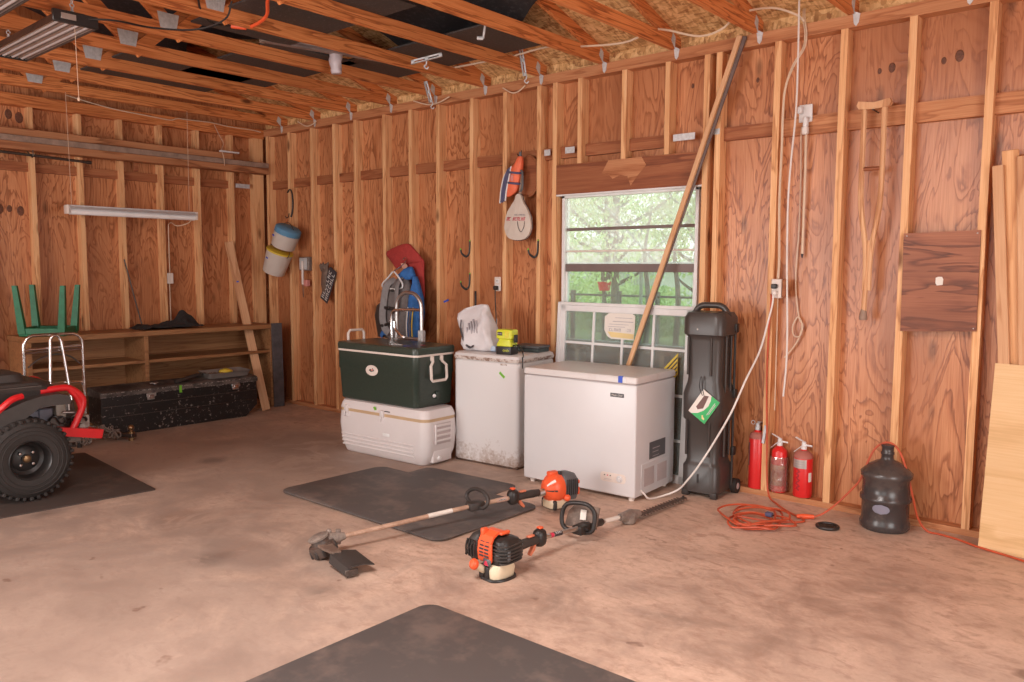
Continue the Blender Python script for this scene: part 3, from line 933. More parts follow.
obj('emblem_print', G().prism([(-.045, .266), (-.02, .276), (-.012, .266), (-.03, .260)], -D / 2 - .0062, -D / 2 - .0055, 'y'), M['pink_label'], lg)
def bail(sgn, up):
    g = G()
    x = sgn * (W / 2 + .012)
    y = .085
    if up:
        path = [(x - sgn * .004, -y, .36), (x, -y, .43), (x, -y, .53), (x, -y + .02, .553), (x, y - .02, .553), (x, y, .53), (x, y, .43), (x - sgn * .004, y, .36)]
    else:
        path = [(x - sgn * .004, -.052, .392), (x, -.052, .355), (x + sgn * .012, -.085, .325), (x + sgn * .018, -.085, .225), (x + sgn * .018, -.07, .207), (x + sgn * .018, .07, .207), (x + sgn * .018, .085, .225), (x + sgn * .012, .085, .325), (x, .052, .355), (x - sgn * .004, .052, .392)]
    g.tube(path, .0115, 8)
    for s_ in (-1, 1):
        yy = s_ * (y if up else .052)
        g.rbox((min(x, x - sgn * .016), yy - .016, .36), (max(x, x - sgn * .016) + .002, yy + .016, .40), .004, 1)
    return plabel(obj('handle', g, M['cream'], gc), 'beige swing handle')
bail(1, False)
bail(-1, True)
dr = obj('drain', G().rbox((W / 2 - .02, -.002, .055), (W / 2 + .004, .03, .115), .004, 2), M['green_cooler'], gc)
plabel(obj('drain_plug', G().lathe([(.016, 0), (.014, .008), (.006, .012), (.005, .02), (0, .022)], 14, 0, Matrix.Translation((W / 2 - .008, -.02, .085)) @ Matrix.Rotation(PI / 2, 4, 'Y')), M['white_paint'], dr), 'white drain plug')

# ------------------------------------------------------------------ long hard case beside the freezer
hc = thing('golf_travel_case', 'tall black hard-shell golf travel case standing by the window wall', 'case', (5.628, -.185, 0), R(4))
W, D = .295, .29
def prof(z):
    return z
secs = [(.03, W - .05, D - .03, .05), (.035, W - .03, D - .005, .06), (.205, W - .03, D - .005, .06), (.225, W - .055, D - .03, .055), (.25, W - .065, D - .045, .055), (.50, W - .055, D - .045, .055), (.525, W - .012, D - .012, .06),
        (.69, W - .008, D - .008, .06), (.77, W - .052, D - .045, .055), (.80, W - .058, D - .05, .055), (1.05, W - .05, D - .045, .055), (1.075, W - .042, D - .035, .055), (1.09, W + .0, D + .004, .065), (1.20, W + .0, D + .004, .065), (1.235, W - .04, D - .03, .06)]
shell = obj('shell', G().loft(rloft(secs, 7)), M['case'], hc, angle=.9)
g = G()
for x in (-.10, .06):
    g.tube([(x, -D / 2 + .018, .82), (x, -D / 2 + .018, 1.07)], .008, 8)
    g.tube([(x, -D / 2 + .018, .28), (x, -D / 2 + .018, .56)], .008, 8)
for y in (-.05, .03):
    g.tube([(W / 2 - .014, y, .28), (W / 2 - .014, y, 1.08)], .008, 8)
obj('rib_moulding', g, M['case'], shell)
# arched grab handle
hw = .105
path = cr([(-hw - .012, 0, 1.195), (-hw, 0, 1.245), (-hw * .62, 0, 1.276), (0, 0, 1.280), (hw * .62, 0, 1.276), (hw, 0, 1.245), (hw + .012, 0, 1.195)], 5)
obj('handle', G().tube(path, [.03] * 4 + [.021] * (len(path) - 8) + [.03] * 4, 10, 0, None, False, 1.0).rbox((-hw - .03, -.045, 1.17), (-hw + .055, .045, 1.243), .02, 3).rbox((hw - .055, -.045, 1.17), (hw + .03, .045, 1.243), .02, 3), M['case'], hc)
pl_ = obj('top_plate', G().rbox((-.06, -.05, 1.228), (.06, .05, 1.238), .003, 1), plain('olive_plate', (.16, .14, .075), .6), hc)
seam = obj('seam_strip', G().tube([(W / 2 - .010, .085, .05), (W / 2 - .010, .085, 1.16)], .009, 8), M['dull_black'], hc)
for z in (1.13, .69, .30):
    obj('latch', G().rbox((W / 2 - .014, .055, z - .03), (W / 2 + .012, .10, z + .03), .006, 2), M['black'], hc)
for y in (.105,):
    for s_ in (-1, 1):
        wh = obj('wheel', G().cyl((W / 2 * s_ - .015 * s_, y + .02, .05), (W / 2 * s_ + .022 * s_, y + .02, .05), .05, None, 20), M['rubber'], hc)
        obj('hub', G().cyl((W / 2 * s_ + .022 * s_, y + .02, .05), (W / 2 * s_ + .026 * s_, y + .02, .05), .022, .018, 14), M['vent_grey'], wh)
for x, y in ((-.10, -.115), (.10, -.115)):
    obj('foot', G().rbox((x - .025, y - .022, 0), (x + .025, y + .022, .045), .008, 2), M['dull_black'], hc)
obj('foot_slot', G().rbox((-.012, -D / 2 + .0005, .10), (.003, -D / 2 + .004, .16), .001, 1), M['black'], hc)
obj('rivet', G().sphere((-.03, -D / 2 - .002, 1.125), .006), M['light_ink'], hc)
# cardboard swing tag on an elastic loop
fy = -D / 2 - .004
Mt = Matrix.Translation((.03, 0, .618)) @ Matrix.Rotation(R(34), 4, 'Y') @ Matrix.Diagonal((1.12, 1, 1.12, 1))
tg = obj('swing_tag', G().prism([(-.062, -.082), (.062, -.082), (.062, .082), (-.062, .082)], fy - .002, fy, 'y', 0, Mt), M['paper'], hc)
g = G().prism([(.000, .082), (.062, .082), (.062, -.082), (-.04, -.082), (-.008, -.055), (.012, -.02), (.02, .02), (.014, .055)], fy - .0028, fy - .002, 'y', 0, Mt)
plabel(obj('tag_print', g, M['tag_green'], tg), 'green printed area of the tag')
obj('tag_print', G().prism([(-.036, .055), (-.012, .07), (.002, -.012), (-.022, -.038), (-.038, -.03)], fy - .0028, fy - .002, 'y', 0, Mt), plain('tag_brown', (.16, .09, .08), .7), tg)
obj('tag_print', G().prism([(.018, -.05), (.026, -.044), (.03, -.052), (.044, -.056), (.046, -.066), (.03, -.066)], fy - .0036, fy - .0028, 'y', 0, Mt), M['paper_yellow'], tg)
obj('tag_print', G().rbox((.040, fy - .0034, -.03), (.044, fy - .0028, .06), .0002, 1, 0, Mt).rbox((.048, fy - .0034, -.02), (.051, fy - .0028, .055), .0002, 1, 0, Mt), M['light_ink'], tg)
g = G()
g.tube(cr([(.018, fy, .69), (-.004, fy - .004, .745), (.0, fy, .805), (.008, fy, .81), (.016, fy - .004, .75), (.028, fy, .69)], 5), .0032, 6)
obj('tag_loop', g, M['black'], hc)

# ------------------------------------------------------------------ water jug
jg = thing('water_jug', 'smoky brown five gallon water jug with an orange cord over its neck', 'jug', (6.765, -.155, 0))
pr = [(.0, .012), (.10, .004), (.124, 0), (.136, .012), (.138, .04), (.132, .055), (.129, .07), (.129, .165), (.141, .175), (.141, .195), (.129, .205), (.129, .30), (.140, .312), (.142, .335), (.128, .35), (.10, .378), (.062, .400), (.040, .408), (.034, .42), (.033, .44), (.037, .444), (.037, .456), (.033, .46), (.033, .485), (.036, .488), (.036, .5), (.0, .501)]
obj('body', G().lathe(pr, 40), M['jug'], jg, angle=.9)
g = G()
vs, fs = [], []
for i in range(9):
    for j in range(17):
        u, v = -1 + 2 * i / 8, -1 + 2 * j / 16
        q = math.sqrt(max(0, 1 - u * u * .999))
        a = .10 + .36 * v * q
        vs.append((.1325 * math.sin(a), -.1325 * math.cos(a), .140 + .028 * u))
for i in range(8):
    for j in range(16):
        fs.append((i * 17 + j, i * 17 + j + 1, (i + 1) * 17 + j + 1, (i + 1) * 17 + j))
plabel(obj('sticker', g.add(vs, fs), plain('bluegrey_sticker', (.20, .195, .25), .6), jg), 'worn blue-grey oval sticker')

# ------------------------------------------------------------------ fire extinguishers
def extinguisher(x, y, r, hb, label, kind):
    t = thing('fire_extinguisher', label, 'fire extinguisher', (x, y, .038))
    obj('cylinder', G().lathe([(r * .75, 0), (r * .97, .006), (r, .02), (r, hb - r * .55), (r * .9, hb - r * .25), (r * .6, hb), (r * .35, hb + r * .2), (.018, hb + r * .3)], 28), M['ext_red'], t)
    z = hb + r * .3
    v = obj('valve', G().lathe([(.019, 0), (.019, .02), (.014, .022), (.014, .045), (0, .047)], 14, 0, Matrix.Translation((0, 0, z))), M['galv'] if kind == 0 else M['white_paint'], t)
    return t, z
t, z = extinguisher(5.882, .034, .054, .385, 'red fire extinguisher with steel valve, beside the golf case', 0)
obj('lever', G().rbox((-.012, -.035, z + .045), (.012, .05, z + .052), .002, 1, 0, Matrix.Rotation(R(-6), 4, 'X')).rbox((.0, -.045, z - .075), (.02, -.037, z + .05), .002, 1, 0, Matrix.Rotation(R(8), 4, 'Y')), M['galv'], t)
obj('pull_ring', G().torus((-.026, -.02, z + .05), .013, .0022, 18, 6, 0, None, 'y'), M['galv'], t)
plabel(obj('shoulder_dust', G().lathe([(.0545, .345), (.0548, .354), (.048, .375), (.032, .388)], 28), plain('dusty_red', (.40, .13, .10), .7), t), 'dusty shoulder')
g = G().loft([[(-.0525 * math.cos(a), -.0525 * math.sin(a), zz) for zz in (.13, .285)] for a in [R(8 + 7 * i) for i in range(7)]], caps=False)
plabel(obj('label_panel', G().loft([[(rr * -math.cos(a), -rr * math.sin(a), zz) for a in [R(5 + 6 * i) for i in range(9)] for rr in (.0546,)] for zz in (.16, .315)], caps=False), M['slate_label'], t), 'dark instruction label')

def squeeze(t, z, wide):
    g = G()
    g.rbox((-.062, -.009, 0), (.012, .009, .006), .002, 1, 0, Matrix.Translation((0, 0, z + .045)) @ Matrix.Rotation(R(24), 4, 'Y'))
    g.rbox((-.085, -.008, 0), (.006, .008, .005), .002, 1, 0, Matrix.Translation((0, 0, z + .028)) @ Matrix.Rotation(R(-42), 4, 'Y'))
    plabel(obj('lever', g, M['white_paint'], t), 'white squeeze levers')
    obj('nozzle', G().cyl((.0, 0, z + .03), (.055, -.004, z + .027), .007, .006, 10), M['white_paint'], t)
t, z = extinguisher(6.035, .040, .050, .30, 'fire extinguisher wrapped in clear plastic, the middle of three', 1)
squeeze(t, z, 1)
rg = []
random.seed(3)
for i in range(15):
    zz = .012 + i * .0165
    rg.append([((.0545 + .012 * noise.noise((math.cos(2 * PI * j / 26) * 2.2, math.sin(2 * PI * j / 26) * 2.2, i * .9)) + .0035 * (i % 2)) * math.cos(2 * PI * j / 26), (.0545 + .012 * noise.noise((math.cos(2 * PI * j / 26) * 2.2, math.sin(2 * PI * j / 26) * 2.2, i * .9)) + .0035 * (i % 2)) * math.sin(2 * PI * j / 26), zz + .006 * noise.noise((j * .5, i, 2))) for j in range(26)])
plabel(obj('plastic_wrap', G().loft(rg, caps=False), M['wrap'], t, angle=3), 'crinkled clear plastic wrap')
plabel(obj('label_panel', G().loft([[(.0506 * math.sin(a), -.0506 * math.cos(a), zz) for a in [R(-75 + 10 * i) for i in range(16)]] for zz in (.05, .19)], caps=False), dirty('worn_label', (.45, .24, .15), (.30, .06, .05), .9, 14, .5, .48), t), 'worn paper label under the wrap')
t, z = extinguisher(6.198, .036, .060, .297, 'red fire extinguisher with silver band label, nearest the wall corner stud by the jug', 1)
squeeze(t, z, 1)
band = lambda r, a0, a1, z0, z1: G().loft([[(r * math.sin(R(a0 + (a1 - a0) * i / 14)), -r * math.cos(R(a0 + (a1 - a0) * i / 14)), zz) for i in range(15)] for zz in (z0, z1)], caps=False)
lb = plabel(obj('label_panel', band(.0606, -60, 40, .197, .255), M['silver_label'], t), 'silver label')
for k in range(3):
    obj('print_pattern', band(.0609, -50 + 6 * k, 25, .208 + k * .015, .212 + k * .015), M['ink_grey'], lb)
plabel(obj('tag_label', band(.0607, 55, 80, .11, .17), M['paper'], t), 'small white label')
g = G()
for k in range(9):
    g.rbox((-.012, -.0012, -.005), (.012, 0, .005), .0004, 1, 0, Matrix.Translation((-.01 + .004 * math.sin(k * 2), -.0603, .06 + k * .016)) @ Matrix.Rotation(R(35 - 70 * (k % 2)), 4, 'Y'))
obj('print_pattern', g, plain('dark_red_print', (.35, .01, .015), .5), t)
plabel(obj('shoulder_dust', G().lathe([(.0605, .260), (.0608, .265), (.054, .287), (.036, .300), (.022, .309)], 28), bpy.data.materials['dusty_red'], t), 'dusty shoulder')

# ------------------------------------------------------------------ floor mats
def mat_at(cx, cy, w, d, label, m, rz=0, z=0.0, r=.09, th=.009):
    g = G()
    o = rrect(w, d, r, 6)
    i_ = rrect(w - .012, d - .012, r, 6)
    g.loft([[(x, y, 0) for x, y in o], [(x, y, th * .5) for x, y in o], [(x, y, th) for x, y in i_]])
    t = tag(obj('rubber_mat', g, m), label, 'mat', 'black rubber floor mats')
    t.location = (cx, cy, z)
    t.rotation_euler = (0, 0, rz)
    return t
mat_at(4.225, -1.66, 1.56, .90, 'black rubber mat lying below the long-shaft string trimmer', M['mat'], R(0), .0095, .08)
mat_at(4.17, -1.42, .86, .96, 'black rubber mat partly under another mat, nearest the small freezer', M['mat'], R(4), 0, .06)
mat_at(6.33, -3.42, 1.55, 1.50, 'large black rubber mat in the open floor near the camera', M['mat'], R(.8), 0, .07)
mat_at(1.97, -3.323, 1.52, 1.5, 'dark rubber mat under the red-framed vehicle', M['mat_dark'], R(-4.5), 0, .03)

# ------------------------------------------------------------------ low bookcase
bc = thing('bookcase', 'long low wooden bookcase with open compartments under the gable wall', 'bookcase', (0, 0, 0))
X0, X1, YA, YZ, ZT = .015, .47, -2.645, -.235, .905
obj('top_board', G().rbox((X0, YA - .012, ZT - .048), (X1 + .01, YZ + .012, ZT), .004, 1), M['shelf_wood'], bc)
for y in (YA, -1.632, YZ - .038):
    obj('side_panel' if y != -1.632 else 'divider', G().rbox((X0, y, 0), (X1, y + .038, ZT - .048), .002, 1), M['shelf_wood'], bc)
for a, b in ((YA + .038, -1.632), (-1.594, YZ - .038)):
    obj('shelf', G().rbox((X0 + .01, a, .597), (X1 - .005, b, .627), .002, 1), M['shelf_wood'], bc)
    obj('shelf', G().rbox((X0 + .01, a, .07), (X1 - .005, b, .10), .002, 1), M['shelf_wood'], bc)
obj('back_panel', G().box((X0, YA + .02, .02), (X0 + .012, YZ - .02, ZT - .048)), M['shelf_wood'], bc)
obj('kick_board', G().box((X1 - .05, YA + .038, 0), (X1 - .03, YZ - .038, .07)), M['shelf_wood'], bc)

# ------------------------------------------------------------------ crossover truck tool box
tb = thing('tool_chest', 'scuffed black metal truck tool box on the floor in front of the bookcase', 'tool box', (0, 0, 0))
XA, XB, YA, YZ = .49, .765, -2.17, -.625
g = G()
prof2 = [(YA + .12, 0), (YZ - .13, 0), (YZ, .11), (YZ, .36), (YA, .36), (YA, .11)]
g.prism(prof2, XA, XB - .006, 'x')
obj('body', g, M['toolbox'], tb, False)
g = G().prism([(XA - .004, .352), (XB + .004, .352), (XB + .004, .388), (XB - .02, .402), (XA + .05, .428), (XA - .004, .424)], YA - .008, YZ + .008, 'y')
lid_ = obj('lid', g, M['toolbox_lid'], tb, False)
plabel(obj('worn_edge', G().rbox((XB - .001, YA - .006, .383), (XB + .0055, YZ + .006, .392), .001, 1).rbox((XB + .003, YA - .006, .352), (XB + .0055, YZ + .006, .357), .001, 1), dirty('worn_paint_edge', (.03, .025, .022), (.42, .36, .33), .9, 45, .5, .52), lid_), 'worn bare edge')
g = G().rbox((XB - .008, YA + .01, .262), (XB - .001, YZ - .01, .268), .001, 1).rbox((XB - .008, YA + .06, .165), (XB - .002, YZ - .05, .170), .001, 1)
obj('seam_groove', g, M['steel_dark'], tb)
for y in (-1.72, -.86):
    l_ = obj('latch', G().rbox((XB - .006, y - .045, .318), (XB + .006, y + .045, .352), .004, 1).rbox((XB - .004, y - .04, .29), (XB + .004, y + .03, .325), .004, 1), M['aluminium'], tb)
    obj('paddle', G().rbox((XB + .004, y - .022, .302), (XB + .011, y + .022, .337), .003, 1), M['chrome'], l_)
plabel(obj('tape', G().rbox((XB + .004, -1.452, .325), (XB + .0065, -1.428, .395), .0005, 1), M['green_tape'], tb), 'strip of green tape')
obj('hardware', G().rbox((XA + .1, -1.66, .410), (XA + .13, -1.58, .425), .003, 1).sphere((XA + .14, -1.62, .415), .018, .018, .012), M['aluminium'], tb)

# tray of odds and ends on the tool box
ty = thing('clear_tray', 'grey plastic tray holding a yellow scrap, on the black tool box', 'tray', (.62, -.90, .418), R(0), rot=(0, R(3), 0))
g = G()
o = [rrect(.22, .44, .03, 4)]
secs = [(0, .20, .42, .03), (.05, .235, .46, .035), (.056, .25, .475, .04), (.05, .228, .452, .035), (.006, .19, .41, .03)]
obj('pan', G().loft(rloft(secs, 5)), plain('grey_tray', (.20, .17, .155), .4, var=.1), ty)
sc_ = tag(obj('crumpled_paper', G().sphere((0, 0, 0), .05, .075, .035, 12, 7), M['yellow']), 'yellow crumpled scrap lying in the grey tray', 'scrap')
for v in sc_.data.vertices:
    v.co += Vector((noise.noise(v.co * 40), noise.noise(v.co * 40 + Vector((5, 0, 0))), noise.noise(v.co * 40 + Vector((0, 7, 0))))) * .012
sc_.location = (.61, -.88, .458)
for k, (y, x) in enumerate(((-1.02, .60), (-.98, .66))):
    s2 = tag(obj('plastic_scrap', G().sphere((0, 0, 0), .035, .05, .02, 8, 5), M['wrap']), ('small clear plastic scrap at the back of the grey tray', 'small clear plastic scrap at the front of the grey tray')[k], 'scrap', 'scraps in the tray')
    for v in s2.data.vertices:
        v.co += Vector((noise.noise(v.co * 60), noise.noise(v.co * 60 + Vector((5, 0, 0))), noise.noise(v.co * 60 + Vector((0, 7, 0))))) * .012
    s2.location = (x, y, .448)
g = G().tube(cr([(.60, -1.10, .46), (.63, -1.20, .455), (.67, -1.33, .438), (.70, -1.43, .425)], 5), [.012] * 5 + [.02] * 11, 10)
g.cyl((.70, -1.42, .426), (.705, -1.46, .422), .026, .022, 12)
tag(obj('rubber_grip', g, M['dull_black']), 'black tapered rubber hose lying on the tool box by the tray', 'hose')

# ------------------------------------------------------------------ leaning boards in the corner
def stick(name, a, b, w, t, mat, label, cat, face=(1, 0, 0), group=None):
    """straight board from a (foot) to b (top); w across, t thick along face"""
    a, b, f = Vector(a), Vector(b), Vector(face)
    d = (b - a)
    L = d.length
    z = d.normalized()
    y = (f - z * f.dot(z)).normalized()
    x = y.cross(z)
    o = obj(name, G().rbox((-w / 2, -t / 2, 0), (w / 2, t / 2, L), .0025, 1), mat)
    o.matrix_world = Matrix(((x.x, y.x, z.x, a.x), (x.y, y.y, z.y, a.y), (x.z, y.z, z.z, a.z), (0, 0, 0, 1)))
    return tag(o, label, cat, group)
lb_ = stick('leaning_board', (.615, -.43, .012), (.024, -.475, 1.80), .088, .02, M['board'], 'flat board leaning over the end of the bookcase', 'board', (.9, -.42, 0))
lb_.location = (.615, -.43, .004)
bt = obj('tape', G().rbox((-.012, .0102, 1.42), (.012, .0114, 1.436), .0003, 1), M['blue_tape'], lb_)
stick('slate_board', (.50, -.195, .0), (.49, -.205, .915), .115, .022, plain('slate_panel', (.075, .065, .07), .5, var=.35, scale=12), 'narrow dark slate-coloured panel standing at the bookcase end', 'panel', (1, -.25, 0))

# ------------------------------------------------------------------ green side table, upside down
gt = thing('side_table', 'green plastic side table lying upside down on the bookcase', 'table', (.275, -2.395, .906), R(-38))
obj('tabletop', G().rbox((-.185, -.185, 0), (.185, .185, .02), .008, 2), M['green_plastic'], gt)
g = G()
for a, b in (((-.18, -.18), (.18, -.15)), ((-.18, .15), (.18, .18)), ((-.18, -.18), (-.15, .18)), ((.15, -.18), (.18, .18))):
    g.rbox((a[0], a[1], .018), (b[0], b[1], .072), .005, 1)
obj('apron', g, M['green_plastic'], gt)
for sx in (-1, 1):
    for sy in (-1, 1):
        bx, by = sx * .158, sy * .158
        tx, ty_ = sx * .192, sy * .192
        g = G().loft([[(bx + p, by + q, .02) for p, q in ((-.03, -.03), (.03, -.03), (.03, .03), (-.03, .03))], [(tx + p, ty_ + q, .445) for p, q in ((-.019, -.019), (.019, -.019), (.019, .019), (-.019, .019))]])
        obj('leg', g, M['green_plastic'], gt, False)

# ------------------------------------------------------------------ folding walking frame
wk = thing('walking_frame', 'folding chrome walking frame between the bookcase and the vehicle', 'walker', (.95, -2.60, 0))
zt = .965
g = G()
for sgn in (0,):
    pts = [(-.02, -.225, .0), (0, -.225, .80)] + [(0, -.225 + .09 * (1 - math.cos(R(a))), .86 + .09 * math.sin(R(a)) + .01) for a in range(0, 91, 15)]
    pts += [(0, .225 - .09 * (1 - math.cos(R(a))), .86 + .09 * math.sin(R(a)) + .01) for a in range(90, -1, -15)] + [(0, .225, .80), (-.02, .235, .0)]
    g.tube(pts, .0125, 10)
obj('outer_frame', g, M['chrome'], wk)
obj('crossbar', G().tube([(0, -.224, .845), (0, .224, .855)], .012, 10), M['chrome'], wk)
obj('crossbar', G().tube([(.0, -.224, .818), (.0, .224, .826)], .011, 8), M['chrome'], wk)
obj('brace', G().tube(cr([(.0, -.20, .70), (0, -.12, .76), (0, 0, .795), (0, .12, .77), (0, .20, .70)], 4), .007, 6), M['steel_dark'], wk)
obj('lower_loop', G().tube(cr([(.02, -.06, .48), (.02, -.04, .545), (.02, 0, .555), (.02, .17, .55), (.02, .205, .53), (.02, .215, .48)], 4), .010, 8), M['chrome'], wk)
obj('crossbar', G().tube([(0.0, -.224, .50), (.0, -.08, .515)], .010, 8), M['chrome'], wk)
pts = [(.07, -.085, .0), (.03, -.035, .90)] + [(.025, .005 + .04 * math.cos(R(a)), .90 + .055 * math.sin(R(a))) for a in range(165, 14, -15)] + [(.03, .05, .90), (.07, .14, .0)]
obj('front_frame', G().tube(pts, .0125, 10), M['chrome'], wk)
for x, y in ((-.02, -.225), (-.02, .235), (.07, -.085), (.07, .14)):
    obj('rubber_foot', G().lathe([(.019, 0), (.019, .01), (.015, .045), (0, .046)], 12, 0, Matrix.Translation((x, y, 0))), M['rubber'], wk)

# ------------------------------------------------------------------ red-framed vehicle, nose towards the window wall
ve = thing('utility_vehicle', 'red-framed off-road vehicle with knobbly black tyre and black fenders', 'vehicle', (.09, -.01, .009))
TR, TW = .272, .21
def wheel(yc, xo, sgn):
    Mw = Matrix.Translation((xo, yc, TR)) @ (Matrix.Rotation(PI / 2, 4, 'Y') if sgn > 0 else Matrix.Rotation(-PI / 2, 4, 'Y'))
    # axis along local z: 0 at outer face, negative inwards
    prof = [(.118, -.03), (.125, -.002), (.15, .004), (.20, .004), (.235, -.008), (.255, -.03), (.262, -.06), (.262, -TW + .06), (.255, -TW + .03), (.235, -TW + .008), (.15, -TW), (.125, -TW + .01), (.118, -TW + .04)]
    g = G()
    seg = 48
    rings = [[(r * math.cos(2 * PI * j / seg), r * math.sin(2 * PI * j / seg), z) for j in range(seg)] for r, z in prof]
    g.loft(rings, closed=True, M=Mw)
    w_ = obj('tyre', g, M['rubber'], ve)
    g = G()
    for r_ in (.165, .19, .215):
        g.torus((0, 0, .0035), r_, .004, 48, 6, 0, Mw)
    for k in range(38):
        a = 2 * PI * k / 38
        Mk = Mw @ Matrix.Rotation(a, 4, 'Z')
        off = .5 * (k % 2)
        g.rbox((.240, -.012, -.055), (.2645, .010, -.004 - .012 * off), .005, 1, 0, Mk)
        g.rbox((.256, -.010 + .021, -.10), (.2645, .010 + .021, -.062), .004, 1, 0, Mk)
        g.rbox((.256, -.014, -.15), (.2645, .011, -.108), .004, 1, 0, Mk)
        g.rbox((.243, -.013 + .021, -TW + .008), (.2645, .010 + .021, -.158), .005, 1, 0, Mk)
    obj('tread_pattern', g, M['rubber'], w_, False)
    rim = obj('rim', G().loft([[(r * math.cos(2 * PI * j / 40), r * math.sin(2 * PI * j / 40), z) for j in range(40)] for r, z in [(.128, .0), (.124, .006), (.117, .0), (.110, -.03), (.106, -.09), (.085, -.105), (.07, -.095), (.0, -.09)]], 0, Mw, False), M['black'], ve)
    plabel(obj('hub_cap', G().lathe([(.026, -.095), (.026, -.065), (.022, -.06), (.014, -.058), (.0, -.056)], 20, 0, Mw), M['brass'], rim), 'rusty hub cap')
    for k in range(4):
        a = R(45 + 90 * k)
        obj('wheel_nut', G().lathe([(.012, -.095), (.012, -.075), (.008, -.07), (0, -.069)], 6, 0, Mw @ Matrix.Translation((.052 * math.cos(a), .052 * math.sin(a), 0))), M['chrome'], rim)
    return w_
wheel(-3.30, 2.42, 1)
wheel(-3.30, 1.45, -1)
wheel(-4.62, 2.42, 1)
wheel(-4.62, 1.45, -1)
obj('chassis', G().rbox((1.75, -4.75, .25), (2.12, -2.98, .36), .02, 2).cyl((1.5, -3.30, TR), (2.35, -3.30, TR), .03, None, 12).cyl((1.5, -4.62, TR), (2.35, -4.62, TR), .03, None, 12), M['dull_black'], ve)
fend = [(-3.95, .52), (-3.55, .49), (-3.42, .488), (-3.345, .497), (-3.275, .552), (-3.215, .592), (-3.10, .60), (-3.03, .597), (-3.02, .625), (-3.035, .655), (-3.10, .672), (-3.2, .668), (-3.30, .645), (-3.42, .60), (-3.95, .60)]
obj('fender', G().prism(fend, 2.08, 2.36, 'x'), M['dull_black'], ve, False)
obj('fender', G().prism(fend, 1.50, 1.78, 'x'), M['dull_black'], ve, False)
obj('hood', G().loft([[(x, y, z) for x, y in rrect(w_, d_, .09, 5, 1.93, cy_)] for z, w_, d_, cy_ in ((.62, .62, 1.55, -3.85), (.70, .66, 1.58, -3.84), (.745, .60, 1.50, -3.86), (.755, .45, 1.3, -3.9))]), M['dull_black'], ve)
obj('cap_ridge', G().loft([[(x, y, z) for x, y in rrect(w_, d_, .07, 5, 2.0, -3.46)] for z, w_, d_ in ((.74, .34, .50), (.80, .30, .46), (.818, .22, .36))]), M['dull_black'], ve)
obj('seat', G().rbox((1.68, -4.85, .80), (2.2, -4.2, .92), .05, 3).rbox((1.72, -4.95, .9), (2.16, -4.82, 1.3), .04, 3), M['black'], ve)
obj('trim_edge', G().tube([(2.24, -4.4, .715), (2.24, -3.16, .722), (2.10, -3.06, .722), (1.75, -3.06, .722)], .008, 6), M['steel_dark'], ve)
plabel(obj('side_bar', G().tube(cr([(2.34, -3.62, .50), (2.35, -3.50, .56), (2.345, -3.42, .625), (2.335, -3.36, .665), (2.32, -3.30, .676)], 4), .021, 8), M['red'], ve), 'red side bar')
for sx in (2.24, 1.62):
    plabel(obj('bumper_tube', G().tube(cr([(sx, -3.17, .684), (sx, -3.05, .693), (sx, -2.985, .685), (sx, -2.915, .625), (sx, -2.905, .565), (sx, -2.945, .465), (sx, -2.99, .385)], 5), .023, 10), M['red'], ve), 'red bumper tube')
    plabel(obj('bumper_tube', G().tube(cr([(sx, -2.99, .685), (sx, -2.95, .63), (sx, -2.925, .575), (sx, -2.915, .53)], 4), .020, 10), M['red'], ve), 'red bumper tube')
    plabel(obj('bumper_bar', G().loft([[(sx - .03, -3.12, .385), (sx + .03, -3.12, .385), (sx + .03, -3.06, .43), (sx - .03, -3.06, .43)], [(sx - .03, -2.80, .315), (sx + .03, -2.80, .315), (sx + .03, -2.785, .376), (sx - .03, -2.785, .376)]]), M['red'], ve, False), 'red bumper bar')
plabel(obj('bumper_bar', G().rbox((1.62, -2.84, .32), (2.24, -2.79, .37), .008, 1), M['red'], ve), 'red cross bar')
plabel(obj('frame_plate', G().rbox((2.32, -3.50, .43), (2.345, -3.40, .475), .004, 1), M['red'], ve), 'red frame plate')
# engine bay between the fender and the bumper
obj('battery', G().rbox((1.98, -3.26, .40), (2.16, -3.155, .545), .008, 1).rbox((2.0, -3.15, .42), (2.14, -3.06, .55), .008, 1), plain('blue_grey_case', (.20, .20, .25), .4, var=.2), ve)
obj('air_box', G().rbox((1.95, -3.045, .43), (2.15, -2.98, .60), .01, 2), plain('engine_cream', (.46, .40, .34), .5, var=.2), ve)
obj('engine', G().rbox((1.80, -2.99, .42), (2.10, -2.90, .58), .02, 2).cyl((2.10, -3.05, .45), (2.17, -3.05, .45), .05, .045, 16).rbox((1.85, -3.15, .36), (2.12, -2.94, .44), .01, 1), M['steel_dark'], ve)
obj('muffler', G().rbox((1.95, -2.935, .375), (2.14, -2.82, .475), .02, 2).cyl((2.0, -2.90, .40), (2.2, -2.90, .40), .022, None, 12), plain('muffler_grey', (.30, .26, .23), .5, var=.15), ve)
obj('bracket', G().rbox((2.10, -3.02, .30), (2.18, -2.90, .345), .004, 1), M['dusty_grey'], ve)
g = G()
for k in range(5):
    g.tube(cr([(2.16, -3.10 + .05 * k, .47), (2.2, -3.07 + .05 * k, .50 - .01 * k), (2.19, -3.03 + .04 * k, .44), (2.15, -2.98 + .03 * k, .46)], 4), .006, 6)
obj('hose', g, M['black'], ve)
g = G().tube([(2.2, -3.01, .63), (2.205, -2.985, .60), (2.2, -2.98, .53)], .006, 6).tube([(2.2, -3.02, .52), (2.2, -2.90, .505)], .007, 6)
obj('linkage', g, M['aluminium'], ve)
plabel(obj('maker_plate', G().rbox((2.25, -3.07, .615), (2.262, -3.0, .64), .003, 1), M['black'], ve), 'black plate with letters')
worn_print('lettering', 1, 3, .052, .024, face_x(2.2625, -3.033, .628), M['light_ink'], bpy.data.objects['maker_plate'], 4)

